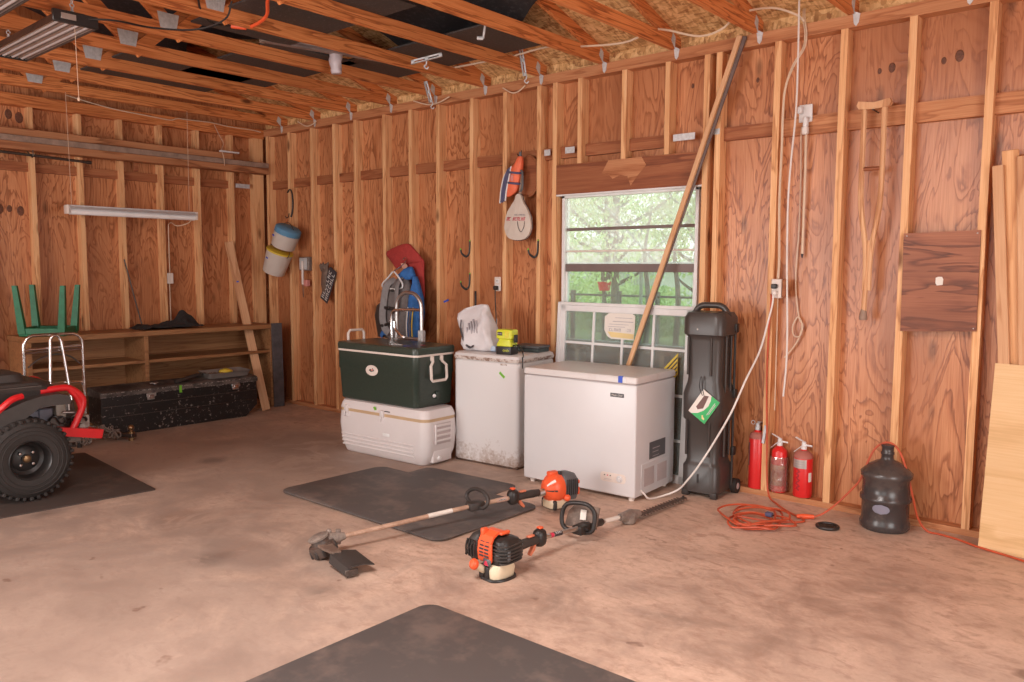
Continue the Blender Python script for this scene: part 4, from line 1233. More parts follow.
# ------------------------------------------------------------------ hitch and scrap by the tool box
hb = thing('hitch_ball_mount', 'rusty tow hitch ball standing on the floor by the tool box', 'hitch', (1.07, -2.05, 0), R(20))
obj('ball', G().sphere((0, 0, .115), .026, .026, .026, 16, 10).cyl((0, 0, .075), (0, 0, .10), .015, None, 14).lathe([(.03, .065), (.03, .078), (.016, .084)], 16), M['brass'], hb)
obj('draw_bar', G().rbox((-.26, -.032, .03), (.035, .032, .066), .006, 1), M['steel_dark'], hb)
obj('nut', G().lathe([(.024, 0), (.024, .03), (0, .031)], 6), M['brass'], hb)
ch = G()
random.seed(11)
for k in range(34):
    a = k / 33
    c = Vector((.95 + .10 * math.sin(k * 1.9), -2.46 + .34 * a, .035 + .045 * abs(math.sin(k * 2.3)) + (.05 if 8 < k < 24 else 0)))
    Mk = Matrix.Translation(c) @ Euler((random.random() * 3, random.random() * 3, random.random() * 3)).to_matrix().to_4x4()
    q = [(.020 * math.cos(t_) + (.016 if math.cos(t_) > 0 else -.016), .016 * math.sin(t_), 0) for t_ in [2 * PI * i / 12 for i in range(12)]]
    ch.tube(q, .0055, 6, 0, Mk, True)
tag(obj('tow_chain', ch, M['dusty_grey']), 'heap of grey tow chain beside the hitch ball', 'chain')
ra = thing('metal_bracket', 'wiry dark metal carrier lying beside the tow chain', 'bracket', (.88, -2.62, 0))
for k in range(5):
    obj('rod', G().tube(cr([(.06 * (k % 2), -.16 + .075 * k, .006), (.0, -.15 + .075 * k, .12), (.02, -.10 + .075 * k, .165), (.05, -.06 + .075 * k, .10), (.06, -.05 + .075 * k, .008)], 4), .006, 6), M['dusty_grey'], ra)
obj('base_bar', G().rbox((-.01, -.2, .0), (.02, .24, .02), .003, 1).rbox((.06, -.2, .0), (.085, .24, .02), .003, 1), M['steel_dark'], ra)

# ------------------------------------------------------------------ cloth on the bookcase
g = G()
def cloth_fn(x, v, s_):
    d = math.exp(-(abs(v + 1.13) / .11) ** 1.3 - ((x - .24) / .09) ** 2) * .15 + .03 * (noise.noise((x * 14, v * 11, 2)) + .5) + .02 * noise.noise((x * 30, v * 26, 4))
    ed = min(1, (.20 - abs(x - .23)) / .05, (v + 1.62) / .08, (-.96 - v) / .07)
    q = (.012 + d * .95) * max(.04, min(1, ed))
    return (x + .02 * noise.noise((v * 7, 1, 0)), v + .02 * noise.noise((x * 9, 4, 0)), .909 + q + (0 if s_ else -.004))
sheet_on(cloth_fn, .06, .40, -1.60, -.98, 26, 40, 'work_shirt', M['dark_cloth'], 'rumpled black cloth heaped on top of the bookcase', .004)
bpy.data.objects['work_shirt']['category'] = 'cloth'

# ------------------------------------------------------------------ fittings on the gable wall
ft = thing('strip_light', 'white fluorescent strip light hanging level in front of the gable wall', 'lamp', (.40, -1.647, 0))
obj('channel', G().rbox((-.03, -.595, 2.012), (.03, .595, 2.066), .006, 2), M['white_enamel'], ft)
obj('reflector', G().loft([[(-.062, y, 2.03), (-.022, y, 2.062), (.022, y, 2.062), (.062, y, 2.03), (.058, y, 2.026), (.02, y, 2.054), (-.02, y, 2.054), (-.058, y, 2.026)] for y in (-.592, .592)]), M['white_enamel'], ft, False)
obj('tube_lamp', G().cyl((.012, -.585, 2.004), (.012, .585, 2.004), .024, None, 16), plain('white_tube', (.86, .83, .82), .4, var=.02), ft)
for s_ in (-1, 1):
    obj('end_cap', G().rbox((-.045, s_ * .60 - .012, 1.985), (.045, s_ * .60 + .012, 2.066), .01, 2), M['cream'], ft)
    obj('hanging_cord', G().tube([(-.02, s_ * .55, 2.06), (-.022, s_ * .56, 3.052)], .0022, 6), M['string'], ft)
g = G().tube(cr([(-.02, .58, 2.0), (-.08, .56, 1.955), (-.18, .50, 1.93), (-.30, .50, 1.965), (-.385, .512, 1.95), (-.395, .515, 1.90), (-.40, .515, 1.6), (-.402, .517, 1.46)], 6), .0045, 6)
obj('power_cord', g, M['wire_cream'], ft)
ob = thing('outlet_box', 'grey outlet box on the gable wall above the black cloth', 'outlet', (-.03, -1.128, 1.40))
obj('box', G().rbox((-.008, -.028, -.05), (.028, .028, .05), .004, 1), M['galv'], ob)
obj('cover', G().rbox((.028, -.032, -.055), (.032, .032, .055), .002, 1), M['cream'], ob)
obj('conduit', G().tube([(.008, 0, -.05), (.008, .002, -.45)], .006, 8), M['wire_cream'], ob)
tag(obj('thin_rod', G().cyl((.035, -1.605, 1.59), (.05, -1.455, .91), .007, None, 8), M['steel_dark']), 'thin dark rod leaning against the gable wall over the bookcase', 'rod')
# shelf of long boards high on the gable wall
for k, (z0, z1, x1, ya, yb, m_, lab) in enumerate((
        (2.545, 2.612, .135, -4.6, -.03, 'board', 'long brown board, lowest of the high stack on the gable wall'),
        (2.613, 2.668, .125, -4.6, -.02, 'grey_board', 'long grey weathered board in the middle of the high stack'),
        (2.669, 2.735, .10, -4.6, -.45, 'block_y', 'long brown board on top of the high stack'))):
    tag(obj('long_board', G().rbox((.001, ya, z0), (x1, yb, z1), .003, 1), timber('long_board_%d' % k, (.20, .07, .03), (.40, .16, .07), (.50, .23, .11), 'Y', 5, (6, 6, .5), False) if m_ != 'grey_board' else M['grey_board']), lab, 'board', 'boards on the high wall shelf')
for k, y in enumerate((-.30, -1.45, -2.55, -3.7)):
    tag(obj('shelf_cleat', G().rbox((.0005, y - .02, 2.46), (.035, y + .02, 2.5445), .003, 1), M['block_y']), 'small wooden cleat holding the long boards, %s' % ('beside the corner', 'above the strip light', 'beyond the strip light', 'above the vehicle')[k], 'cleat', 'cleats below the long boards')
tag(obj('iron_rod', G().cyl((.14, -3.2, 2.525), (.14, -1.93, 2.487), .012, None, 10).cyl((.14, -1.96, 2.4875), (.14, -1.92, 2.487), .017, None, 10), M['steel_dark']), 'dark iron rod hung under the long boards', 'rod')
tag(obj('rod_hook', G().tube(cr([(.002, -2.42, 2.555), (.06, -2.42, 2.53), (.14, -2.42, 2.485), (.165, -2.42, 2.50), (.16, -2.42, 2.545)], 4), .005, 6), M['steel_dark']), 'small dark hook carrying the iron rod', 'hook')
tag(obj('paper_strip', G().rbox((.10, -.60, 2.736), (.128, -.38, 2.752), .002, 1), M['white_paint']), 'short white strip lying on the long boards near the corner', 'strip')
tag(obj('dangling_string', G().tube(cr([(.05, -.62, 3.02), (.03, -.56, 2.93), (.05, -.52, 2.84), (.11, -.575, 2.76), (.14, -.57, 2.67), (.142, -.565, 2.59)], 5), .004, 6), M['string']), 'frayed string dangling over the long boards near the corner', 'string')
tag(obj('wall_cable', G().tube(cr([(.006, -2.06, 3.10), (.006, -1.85, 3.065), (.006, -1.6, 3.035), (.006, -1.3, 3.02), (.006, -1.08, 3.01), (.006, -1.0, 3.035), (.006, -.86, 3.04), (.006, -.70, 3.045), (.006, -.62, 3.045), (.006, -.4, 3.03), (.006, -.15, 3.03), (.006, -.04, 3.02)], 5), .005, 6), M['wire_cream']), 'cream cable draped along the top of the gable wall', 'cable')

# ------------------------------------------------------------------ spare sash, poles and hazard board behind the freezer
sh = thing('window_sash', 'spare white window sash with dusty panes leaning against the window wall', 'window sash', (4.838, -.098, .0), rot=(R(-3.2), 0, 0))
w2, hh, st = .588, 1.245, .058
g = G()
for lo, hi in (((-w2, -.02, 0), (-w2 + st, .02, hh)), ((w2 - st, -.02, 0), (w2, .02, hh)), ((-w2, -.02, hh - st), (w2, .02, hh)), ((-w2, -.02, 0), (w2, .02, st))):
    g.rbox(lo, hi, .004, 1)
obj('sash_frame', g, M['white_paint'], sh)
g = G()
for lo, hi in (((-w2 - .018, -.028, 0), (-w2 + .014, .02, hh + .012)), ((w2 - .014, -.028, 0), (w2 + .018, .02, hh + .012)), ((-w2, -.028, hh - .012), (w2, .02, hh + .014))):
    g.rbox(lo, hi, .004, 1)
obj('outer_frame', g, M['white_paint'], sh)
g = G()
for k in range(1, 4):
    x = -w2 + st + (2 * w2 - 2 * st) * k / 4
    g.rbox((x - .010, -.011, st), (x + .010, .009, hh - st), .002, 1)
for z in (.30, .62, .945):
    g.rbox((-w2 + st, -.0105, z - .010), (w2 - st, .0085, z + .010), .002, 1)
obj('muntin', g, M['white_paint'], sh)
obj('pane', G().box((-w2 + st, -.002, st), (w2 - st, .001, hh - st)), M['glass_sash'], sh)
lo_ = [(-.135, .08), (-.10, .108), (-.06, .112), (.105, .112), (.135, .095), (.135, -.02), (.13, -.105), (-.07, -.105), (-.105, -.085), (-.135, -.03)]
Ms = Matrix.Translation((-.025, 0, 1.088)) @ Matrix.Diagonal((1, 1, .9, 1))
st_ = plabel(obj('sticker', G().prism(lo_, -.0145, -.0125, 'y', 0, Ms), M['paper'], sh, False), 'torn paper sticker')
plabel(obj('sticker_band', G().prism([(-.105, -.045), (.13, -.055), (.128, -.095), (-.07, -.09)], -.0152, -.0145, 'y', 0, Ms), M['paper_yellow'], st_, False), 'yellow band of the sticker')
g = G()
for k, (za, xa, xb) in enumerate(((.045, -.06, .12), (.075, -.04, .11), (.0, -.1, .05), (.02, -.09, .08))):
    g.box((xa, -.0153, za - (.004 if k else .006)), (xb, -.0146, za), 0, Ms)
obj('print_pattern', g, M['ink_grey'], st_)
text('lettering', '-20', .036, Ms @ face_y(.08, -.0150, -.028), M['ink_grey'], st_)
worn_print('worn_lettering', 1, 5, .11, .035, Ms @ face_y(-.035, -.0150, -.028), M['ink_grey'], st_, 9)

stick('wooden_lath', (4.668, -.150, .004), (5.700, -.030, 3.045), .034, .020, M['pale_board'], 'long pale wooden lath leaning in front of the window up to the roof', 'lath', (0, 1, 0))
stick('dark_lath', (4.655, -.132, .004), (5.730, -.014, 3.040), .030, .012, plain('grey_brown_lath', (.14, .095, .085), .6, var=.2), 'long dark grey strip leaning behind the pale lath at the window', 'strip', (0, 1, 0))
hz = thing('hazard_board', 'board striped yellow and black between the freezer and the golf case', 'board', (5.285, -.135, 0), rot=(R(-2), 0, 0))
obj('panel', G().prism([(-.05, 0), (-.025, 0), (.0, .70), (.055, .78), (.055, .93), (-.05, .82)], -.004, .004, 'y'), M['yellow'], hz)
g = G()
for k in range(27):
    z = .02 + k * .033
    xr = -.026 if z < .45 else -.008 if z < .60 else .0 if z < .68 else .054
    q_ = (xr + .05) * 1.1
    a = [(-.05, z), (-.05, z + .015), (xr, z + q_ + .015), (xr, z + q_)]
    if z + .015 < .81: g.prism(a, -.0048, -.0041, 'y')
obj('stripe_pattern', g, M['ink'], hz, False)

# ------------------------------------------------------------------ sack, charger and box on the small freezer
sk = thing('pool_salt_sack', 'half-full white printed sack slumped on the small rusty freezer', 'sack', (3.785, -.45, .868), R(8))
rg = []
N = 40
for i, (z, hw_, hd, cx, cy) in enumerate(((0, .12, .05, .01, -.01), (.012, .145, .085, .012, -.01), (.06, .155, .095, .005, -.01), (.12, .152, .095, -.015, .0), (.19, .152, .085, -.055, .015), (.25, .146, .072, -.092, .035), (.29, .138, .055, -.110, .05), (.325, .112, .034, -.095, .062), (.350, .07, .016, -.06, .07), (.365, .025, .008, -.03, .07))):
    ring = []
    for j in range(N):
        a = 2 * PI * j / N
        c, s_ = math.cos(a), math.sin(a)
        e = .4
        x = math.copysign(abs(c) ** e, c) * hw_
        y = math.copysign(abs(s_) ** e, s_) * hd
        n_ = noise.noise((x * 11 + 3, z * 13, y * 11)) * .022 + noise.noise((x * 26, z * 22, y * 26)) * .014
        ring.append((cx + x * (1 + n_ * 2), cy + y + (n_ * 1.6 if s_ < 0 else -n_), z + n_ * .5 * (i > 1)))
    rg.append(ring)
obj('sack_body', G().loft(rg), plain('white_sack', (.66, .62, .63), .5, var=.08, scale=10), sk, angle=1.4)
Mk = Matrix.Translation((0, 0, 0))
plabel(obj('sack_stripe', G().tube(cr([(-.165, -.062, .24), (-.152, -.084, .17), (-.125, -.094, .10), (-.095, -.102, .055), (-.045, -.108, .028), (-.01, -.108, .045)], 6), [.006] * 6 + [.009] * 19 + [.007] * 6, 8, 0, None, False, .5, (0, -1, 0)), M['ink'], sk), 'black curved stripe')
g = G()
for k, (x, z, l) in enumerate(((-.045, .20, .055), (-.022, .19, .10), (.003, .20, .11), (.028, .19, .10), (-.065, .17, .05))):
    g.rbox((x - .004, -.088 - .004, z - l / 2), (x + .004, -.070, z + l / 2), .001, 1, 0, Matrix.Rotation(R(-8), 4, 'Y'))
obj('print_pattern', g, M['ink_grey'], sk)
plabel(obj('sack_seal', G().rbox((.13, -.085, .006), (.18, -.03, .05), .01, 2), plain('pale_blue_film', (.42, .52, .66), .4), sk), 'pale blue corner of the sack')

cg = thing('battery_charger', 'lime green power-tool charger with black base on the small freezer', 'charger', (4.125, -.54, .868), R(8))
cg.scale = (.88, .88, .92)
obj('base', G().rbox((-.078, -.06, 0), (.078, .06, .07), .008, 2), M['black'], cg)
g = G().loft(rloft([(.07, .148, .115, .012), (.085, .15, .118, .015), (.115, .125, .10, .02), (.128, .13, .102, .02), (.135, .158, .115, .016), (.198, .158, .115, .016), (.206, .146, .104, .02)]))
obj('housing', g, M['lime'], cg)
obj('vent_rib', G().rbox((.02, -.0615, .14), (.028, -.055, .198), .002, 1).rbox((.042, -.0615, .14), (.050, -.055, .198), .002, 1), M['yellow'], cg)
bl = obj('label_plate', G().rbox((-.062, -.0595, .158), (-.012, -.0565, .186), .001, 1), M['ink'], cg)
text('lettering', 'RYOBI', .014, face_y(-.037, -.0602, .172), M['light_ink'], bl)
text('lettering', 'ONE+', .026, face_y(.030, -.0612, .034), M['lime'], cg, .001)
obj('side_clip', G().rbox((.078, -.02, .10), (.092, .03, .165), .004, 1), M['black'], cg)
obj('power_cord', G().tube(cr([(.07, -.02, .075), (.13, -.04, .085), (.20, -.085, .06), (.255, -.14, .012), (.275, -.185, .003), (.288, -.205, -.02), (.292, -.21, -.08)], 6), .0055, 8), M['black'], cg)
bx = thing('shallow_box', 'flat black box on the small freezer behind the charger cord', 'box', (4.115, -.23, .868), R(6))
obj('base', G().rbox((-.12, -.085, 0), (.115, .075, .03), .006, 1), plain('dark_teal_box', (.045, .06, .06), .5), bx)
obj('lid', G().rbox((-.13, -.095, .03), (.12, .08, .052), .006, 1), M['slate_label'], bx)

# ------------------------------------------------------------------ hand truck, backpack, red vest behind the coolers
ht = thing('hand_truck', 'silver hand truck standing behind the green cooler', 'hand truck', (2.88, -.42, 0), R(2))
hw = .155
loop = [(-hw, 0, .06), (-hw, 0, 1.17)] + [(-hw + .145 * (1 - math.cos(R(a))), 0, 1.17 + .135 * math.sin(R(a))) for a in range(15, 91, 15)]
loop += [(-x, y, z) for x, y, z in reversed(loop)][1:]
obj('main_frame', G().tube(loop, .0165, 12), M['aluminium'], ht)
g = G().tube(cr([(-.185, -.03, .84), (-.19, -.03, 1.06), (-.165, -.03, 1.135), (-.10, -.025, 1.152), (.15, -.0, 1.16)], 5), .014, 10)
g.tube(cr([(-.155, -.03, 1.05), (-.14, -.03, .985), (-.06, -.03, .925), (-.03, -.02, .915)], 4), .012, 8)
obj('folding_handle', g, M['chrome'], ht)
obj('cross_bar', G().tube([(-hw, 0, .905), (hw, 0, .905)], .015, 10).tube([(-hw, 0, .55), (hw, 0, .55)], .013, 10).tube([(-hw, 0, .3), (hw, 0, .3)], .013, 10), M['aluminium'], ht)
obj('sleeve', G().rbox((hw - .028, -.022, .76), (hw + .028, .022, .985), .006, 1), M['galv'], ht)
obj('sleeve', G().rbox((-hw - .024, -.02, .70), (-hw + .024, .02, .90), .006, 1), M['galv'], ht)
obj('toe_plate', G().rbox((-.2, .01, .0), (.2, .13, .012), .003, 1), M['galv'], ht)
for s_ in (-1, 1):
    wh = obj('wheel', G().cyl((s_ * (hw + .03), -.07, .10), (s_ * (hw + .075), -.07, .10), .10, None, 24), M['rubber'], ht)
    obj('hub', G().cyl((s_ * (hw + .074), -.07, .10), (s_ * (hw + .08), -.07, .10), .045, .03, 16), M['galv'], wh)
obj('axle', G().cyl((-hw - .04, -.07, .10), (hw + .04, -.07, .10), .01).rbox((-hw - .01, -.075, .08), (-hw + .01, .0, .12), .003, 1).rbox((hw - .01, -.075, .08), (hw + .01, .0, .12), .003, 1), M['steel_dark'], ht)

hook = lambda nm, x, z, lab, y=0.0: tag(obj(nm, G().tube(cr([(x, y, z + .05), (x, y - .012, z + .012), (x, y - .035, z), (x, y - .05, z + .02)], 4), .005, 6), M['steel_dark']), lab, 'hook')
hook('coat_hook', 2.375, 1.60, 'dark coat hook carrying the red vest and backpack')
rv = thing('red_vest', 'red quilted vest hung on the wall above the blue backpack', 'vest', (2.38, 0, 1.62))
def slab(outline, y0_, y1_, seed, bulge=.02, nlev=3):
    """puffy panel from a 2D (x,z) outline"""
    cx = sum(p[0] for p in outline) / len(outline)
    cz = sum(p[1] for p in outline) / len(outline)
    rings = []
    for k, (s_, yy) in enumerate(((.9, y1_), (1.0, y1_ * .6 + y0_ * .4), (1.0, y0_ + bulge * .4), (.93, y0_ + bulge * .1), (.6, y0_ - bulge * .7), (.2, y0_ - bulge))):
        rings.append([(cx + (x - cx) * s_, yy + .006 * noise.noise((x * 20 + seed, z * 20, k)), cz + (z - cz) * s_) for x, z in outline])
    return G().loft(rings)
def dense(outline, n=3):
    return [tuple(p)[:2] for p in cr([(a, b, 0) for a, b in outline], n, True)]
o1 = dense([(-.255, .04), (-.12, .095), (.04, .125), (.12, .09), (.245, -.02), (.19, -.055), (.08, -.06), (-.02, -.08), (-.10, -.11), (-.20, -.02)], 4)
obj('collar_flap', slab(o1, -.045, -.006, 1, .02), M['red_cloth'], rv, angle=1.2)
o2 = dense([(.08, -.03), (.25, -.02), (.262, -.15), (.262, -.37), (.20, -.39), (.13, -.30), (.06, -.16), (.02, -.10)], 4)
obj('side_panel', slab(o2, -.030, -.004, 2, .012), M['red_cloth'], rv, angle=1.2)
plabel(obj('inner_label', G().prism([(.0, -.06), (.06, -.055), (.095, -.085), (.06, -.12), (.02, -.10)], -.072, -.068, 'y'), plain('pink_lining', (.66, .35, .27), .8), rv, False), 'pale lining')
hg = thing('coat_hanger', 'white tubular coat hanger on the backpack in front of the red vest', 'hanger', (2.39, -.185, 1.405))
hg.scale = (.78, 1, .9)
obj('hook_wire', G().tube(cr([(.03, .115, .215), (.06, .125, .235), (.085, .12, .21), (.08, .09, .17), (.055, .05, .13), (.03, .02, .105), (.02, 0, .08)], 5), .0055, 8), M['chrome'], hg)
g = G().tube(cr([(.02, 0, .085), (-.06, 0, .035), (-.16, 0, -.025), (-.185, 0, -.055), (-.165, 0, -.075), (-.08, 0, -.085), (.06, 0, -.095), (.16, 0, -.08), (.185, 0, -.055), (.165, 0, -.015), (.09, 0, .05)], 5, True), .0085, 8)
obj('shoulder_loop', g, M['white_paint'], hg)
bp = thing('backpack', 'grey and blue hiking backpack hanging on the wall beside the hand truck', 'backpack', (2.43, -.03, 1.11), R(0))
def blob(secs, seed=0, n=28, e=.7, amp=.008):
    rings = []
    for z, hw_, hd, cx, cy in secs:
        r_ = []
        for j in range(n):
            a = 2 * PI * j / n
            c, s_ = math.cos(a), math.sin(a)
            x = cx + math.copysign(abs(c) ** e, c) * hw_
            y = cy + math.copysign(abs(s_) ** e, s_) * hd
            q = amp * noise.noise((x * 14 + seed, y * 14, z * 14))
            r_.append((x + q * c * 2, y + q * s_ * 2, z))
        rings.append(r_)
    return G().loft(rings)
obj('back_pocket', blob([(-.27, .20, .03, -.03, -.03), (-.25, .27, .06, -.06, -.07), (-.05, .30, .065, -.075, -.075), (.05, .27, .06, -.07, -.07), (.12, .20, .04, -.05, -.05)], 3), M['dull_black'], bp, angle=1.2)
obj('main_body', blob([(-.27, .09, .04, -.01, -.10), (-.24, .14, .07, -.005, -.11), (-.05, .165, .075, 0, -.11), (.12, .155, .07, .0, -.105), (.25, .12, .055, .01, -.09), (.31, .07, .03, .03, -.08)], 8), M['grey_cloth'], bp, angle=1.2)
plabel(obj('side_panel', blob([(-.28, .04, .03, .20, -.10), (-.22, .075, .055, .21, -.11), (.0, .085, .06, .225, -.105), (.14, .075, .05, .225, -.095), (.27, .04, .03, .20, -.08), (.33, .02, .02, .18, -.07)], 4), M['blue_cloth'], bp, angle=1.2), 'blue side panel')
plabel(obj('top_flap', blob([(.30, .07, .03, .06, -.07), (.34, .10, .045, .07, -.07), (.40, .06, .03, .09, -.06), (.42, .02, .01, .10, -.05)], 5), M['blue_cloth'], bp, angle=1.2), 'blue top flap')
def strap(pts, w_, t__, name, m, lab=None):
    p = cr(pts, 5)
    o = obj(name, G().tube(p, w_, 10, 0, None, False, t__ / w_, (0, -1, 0)), m, bp)
    return plabel(o, lab) if lab else o
gs = plain('light_grey_strap', (.24, .22, .22), .85, var=.1, scale=30)
strap([(-.06, -.10, .30), (-.09, -.175, .25), (-.11, -.20, .10), (-.125, -.205, -.05), (-.10, -.20, -.15), (-.05, -.19, -.20)], .036, .012, 'shoulder_strap', gs, 'light grey shoulder strap')
strap([(.03, -.10, .31), (.055, -.17, .26), (.07, -.20, .16), (.065, -.20, .05), (.04, -.195, -.05)], .036, .012, 'shoulder_strap', gs, 'light grey shoulder strap')
strap([(-.13, -.20, .045), (-.02, -.215, .03), (.07, -.205, .04)], .014, .004, 'chest_strap', M['black'])
strap([(-.15, -.20, -.14), (-.03, -.21, -.11), (.05, -.20, -.13)], .014, .004, 'chest_strap', M['black'])
for k, x in enumerate((.19, .225, .26)):
    strap([(x, -.17, .05), (x - .012, -.178, -.10), (x - .02, -.165, -.24)], .008, .004, 'side_webbing', (M['light_ink'], M['grey_cloth'], M['yellow'])[k])
strap([(-.24, -.13, -.24), (-.17, -.155, -.20), (-.08, -.15, -.23), (-.10, -.14, -.30), (-.18, -.14, -.30)], .024, .008, 'hip_belt', M['blue_cloth'], 'blue hip belt')
for x, z in ((-.03, .04), (-.12, -.13), (.03, .2)):
    obj('buckle', G().rbox((x - .018, -.226, z - .013), (x + .018, -.208, z + .013), .004, 1), M['black'], bp)

# ------------------------------------------------------------------ small things hung on the window wall
# buckets on the corner stud
hook('bucket_hook', .47, 2.055, 'dark hook above the two paint buckets')
def bucket(loc, ry, label, r0, r1, h, lidm, trim, rimname):
    t = thing('bucket', label, 'bucket', loc, rot=(R(-5), ry, 0), group=None)
    obj('pail', G().lathe([(0, 0), (r0 * .94, 0), (r0, .008), (r1, h), (r1 + .006, h), (r1 + .006, h - .03), (r1 - .003, h - .03)] if lidm is None else [(0, 0), (r0 * .94, 0), (r0, .008), (r1, h - .006), (r1 + .004, h), (0, h)], 32), M['white_enamel'] if 0 else plain(rimname + '_pail', (.66, .58, .52), .42, var=.04), t)
    return t
b1 = bucket((.575, -.16, 1.735), R(25), 'white bucket with a blue top half, hung by the corner above another bucket', .125, .138, .16, True, None, 'upper')
plabel(obj('blue_top', G().lathe([(.139, .155), (.1405, .158), (.138, .215), (.115, .232), (.05, .24), (0, .241)], 32), M['blue_lid'], b1), 'blue top')
obj('wire_handle', G().tube(cr([(-.10, 0, .225), (-.06, -.01, .26), (0, -.01, .275), (.06, -.01, .26), (.10, 0, .225)], 5), .004, 6), M['steel_dark'], b1)
plabel(obj('maker_mark', G().rbox((-.055, -.1345, .10), (-.02, -.131, .118), .001, 1), M['blue_tape'], b1), 'small blue mark')
b2 = bucket((.40, -.17, 1.46), R(24), 'white bucket with a yellow rim, lowest of the two hung by the corner', .118, .142, .26, True, None, 'lower')
plabel(obj('yellow_rim', G().lathe([(.1425, .244), (.146, .246), (.146, .262), (.1425, .264)], 32), M['yellow'], b2), 'yellow rim')
obj('wire_handle', G().tube(cr([(-.145, 0, .235), (-.165, -.02, .26), (-.10, -.06, .285), (0, -.03, .30), (.10, .03, .31), (.17, .0, .275), (.15, 0, .235)], 5), .0035, 6), M['steel_dark'], b2)
plabel(obj('maker_mark', G().rbox((-.02, -.1345, .155), (.015, -.130, .172), .001, 1, 0), M['blue_tape'], b2), 'small blue mark')
tag(obj('bucket_strap', G().tube(cr([(.455, -.004, 2.33), (.50, -.012, 2.36), (.555, -.02, 2.33), (.58, -.025, 2.22), (.575, -.03, 2.12), (.57, -.045, 2.06)], 6), .011, 8, 0, None, False, .5), M['dull_black']), 'black strap curling down the corner stud to the upper bucket', 'strap')
# electrical box between two studs
eb = thing('junction_box', 'grey metal junction box with a hanging conduit, on the wall beside the buckets', 'box', (.715, .035, 1.555))
obj('box', G().rbox((-.085, -.03, -.07), (.085, .05, .075), .006, 1), M['dusty_grey'], eb)
obj('cover', G().rbox((-.075, -.036, -.06), (.06, -.03, .065), .003, 1), M['galv'], eb)
obj('conduit', G().tube([(.0, -.046, .03), (.0, -.046, -.22)], .014, 10), M['cream'], eb)
obj('valve', G().rbox((.015, -.05, -.24), (.075, -.0, -.17), .008, 1), M['pink_label'], eb)
obj('wire', G().tube(cr([(0, -.046, -.22), (.004, -.046, -.30), (0, -.04, -.36)], 4), .004, 6), M['steel_dark'], eb)
# plate with stamped writing and a glove behind it
np_ = thing('number_plate', 'tilted black plate with white writing hung on the wall near the junction box', 'plate', (1.20, -.03, 1.335), rot=(0, R(28), 0))
obj('plate', G().rbox((-.066, -.004, -.185), (.066, .004, .185), .002, 1), M['ink'], np_)
worn_print('lettering', 2, 7, .32, .12, Matrix.Translation((0, -.0052, 0)) @ Matrix.Rotation(R(-90), 4, 'Y') @ Matrix.Rotation(PI / 2, 4, 'X'), M['light_ink'], np_, 2)
gl = thing('brown_glove', 'crumpled dark brown work glove behind the black plate on the wall', 'glove', (1.115, -.02, 1.46))
obj('palm', blob([(-.22, .03, .012, .0, .0), (-.12, .05, .02, .0, 0), (-.02, .055, .024, .01, 0), (.04, .05, .02, .02, 0)], 2, 18), M['dusty_brown'], gl, angle=1.2)
for k in range(4):
    obj('finger', G().tube(cr([(-.03 + .03 * k, 0, .02), (-.045 + .035 * k, -.008, .07), (-.05 + .042 * k, -.004, .10 + .012 * (k % 2))], 4), [.016] * 7 + [.008] * 2, 8), M['dusty_brown'], gl)
# J hooks
def jhook(x, z, lab, s=1.0):
    t = thing('utility_hook', lab, 'hook', (x, -.002, z))
    t.scale = (.60, .72, .92)
    obj('rod', G().tube(cr([(.035, -.004, .115), (.034, -.008, .05), (.025, -.012, .0), (-.005, -.035, -.028), (-.05, -.07, .0), (-.062, -.08, .035)], 6), .0115, 8), M['black'], t)
    plabel(obj('tip', G().sphere((-.063, -.081, .04), .011), M['green_tape'], t), 'green tip')
    plabel(obj('tip', G().sphere((.035, -.005, .12), .010), M['green_tape'], t), 'green tip')
jhook(3.195, 1.645, 'black J-shaped hook with green tips, uppermost of two over the sack')
jhook(3.195, 1.36, 'black J-shaped hook with green tips, just above the sack')
jhook(3.965, 1.635, 'black J-shaped hook with green tips beneath the racket')
tag(obj('tape_scrap', G().rbox((-.032, -.003, -.009), (.032, 0, .009), .0006, 1), M['blue_tape'], None, True, .7, (2.915, -.0005, 1.222), (0, R(-18), 0)), 'scrap of blue tape stuck on a stud above the white sack', 'tape')
tag(obj('hanging_strap', G().rbox((3.275, -.012, 1.12), (3.297, -.002, 1.32), .003, 1), M['black'], None), 'short black strap hung behind the white sack', 'strap')
# outlet by the charger
def outlet(x, y, z, lab):
    t = thing('wall_outlet', lab, 'outlet', (x, y, z))
    obj('cover', G().rbox((-.036, -.006, -.06), (.036, .0, .06), .003, 1), M['cream'], t)
    for dz in (-.025, .025):
        s_ = obj('socket', G().rbox((-.018, -.009, dz - .017), (.018, -.005, dz + .017), .006, 2), M['white_paint'], t)
        obj('slot_pattern', G().box((-.008, -.0095, dz - .004), (-.005, -.0088, dz + .008)).box((.005, -.0095, dz - .004), (.008, -.0088, dz + .008)), M['ink'], s_)
    return t
o_ = outlet(3.545, -.002, 1.385, 'cream outlet with a black plug on the stud above the charger')
obj('plug', G().rbox((-.016, -.05, -.05), (.016, -.008, -.015), .006, 1), M['black'], o_)
obj('power_cord', G().tube(cr([(0, -.035, -.05), (-.003, -.03, -.15), (.003, -.025, -.30), (-.004, -.03, -.44), (.0, -.04, -.51)], 5), .005, 6), M['black'], o_)
tag(obj('white_stick', G().rbox((3.525, -.012, 1.00), (3.541, -.002, 1.09), .003, 1), M['white_paint']), 'short white stick on the stud below the outlet by the sack', 'stick')

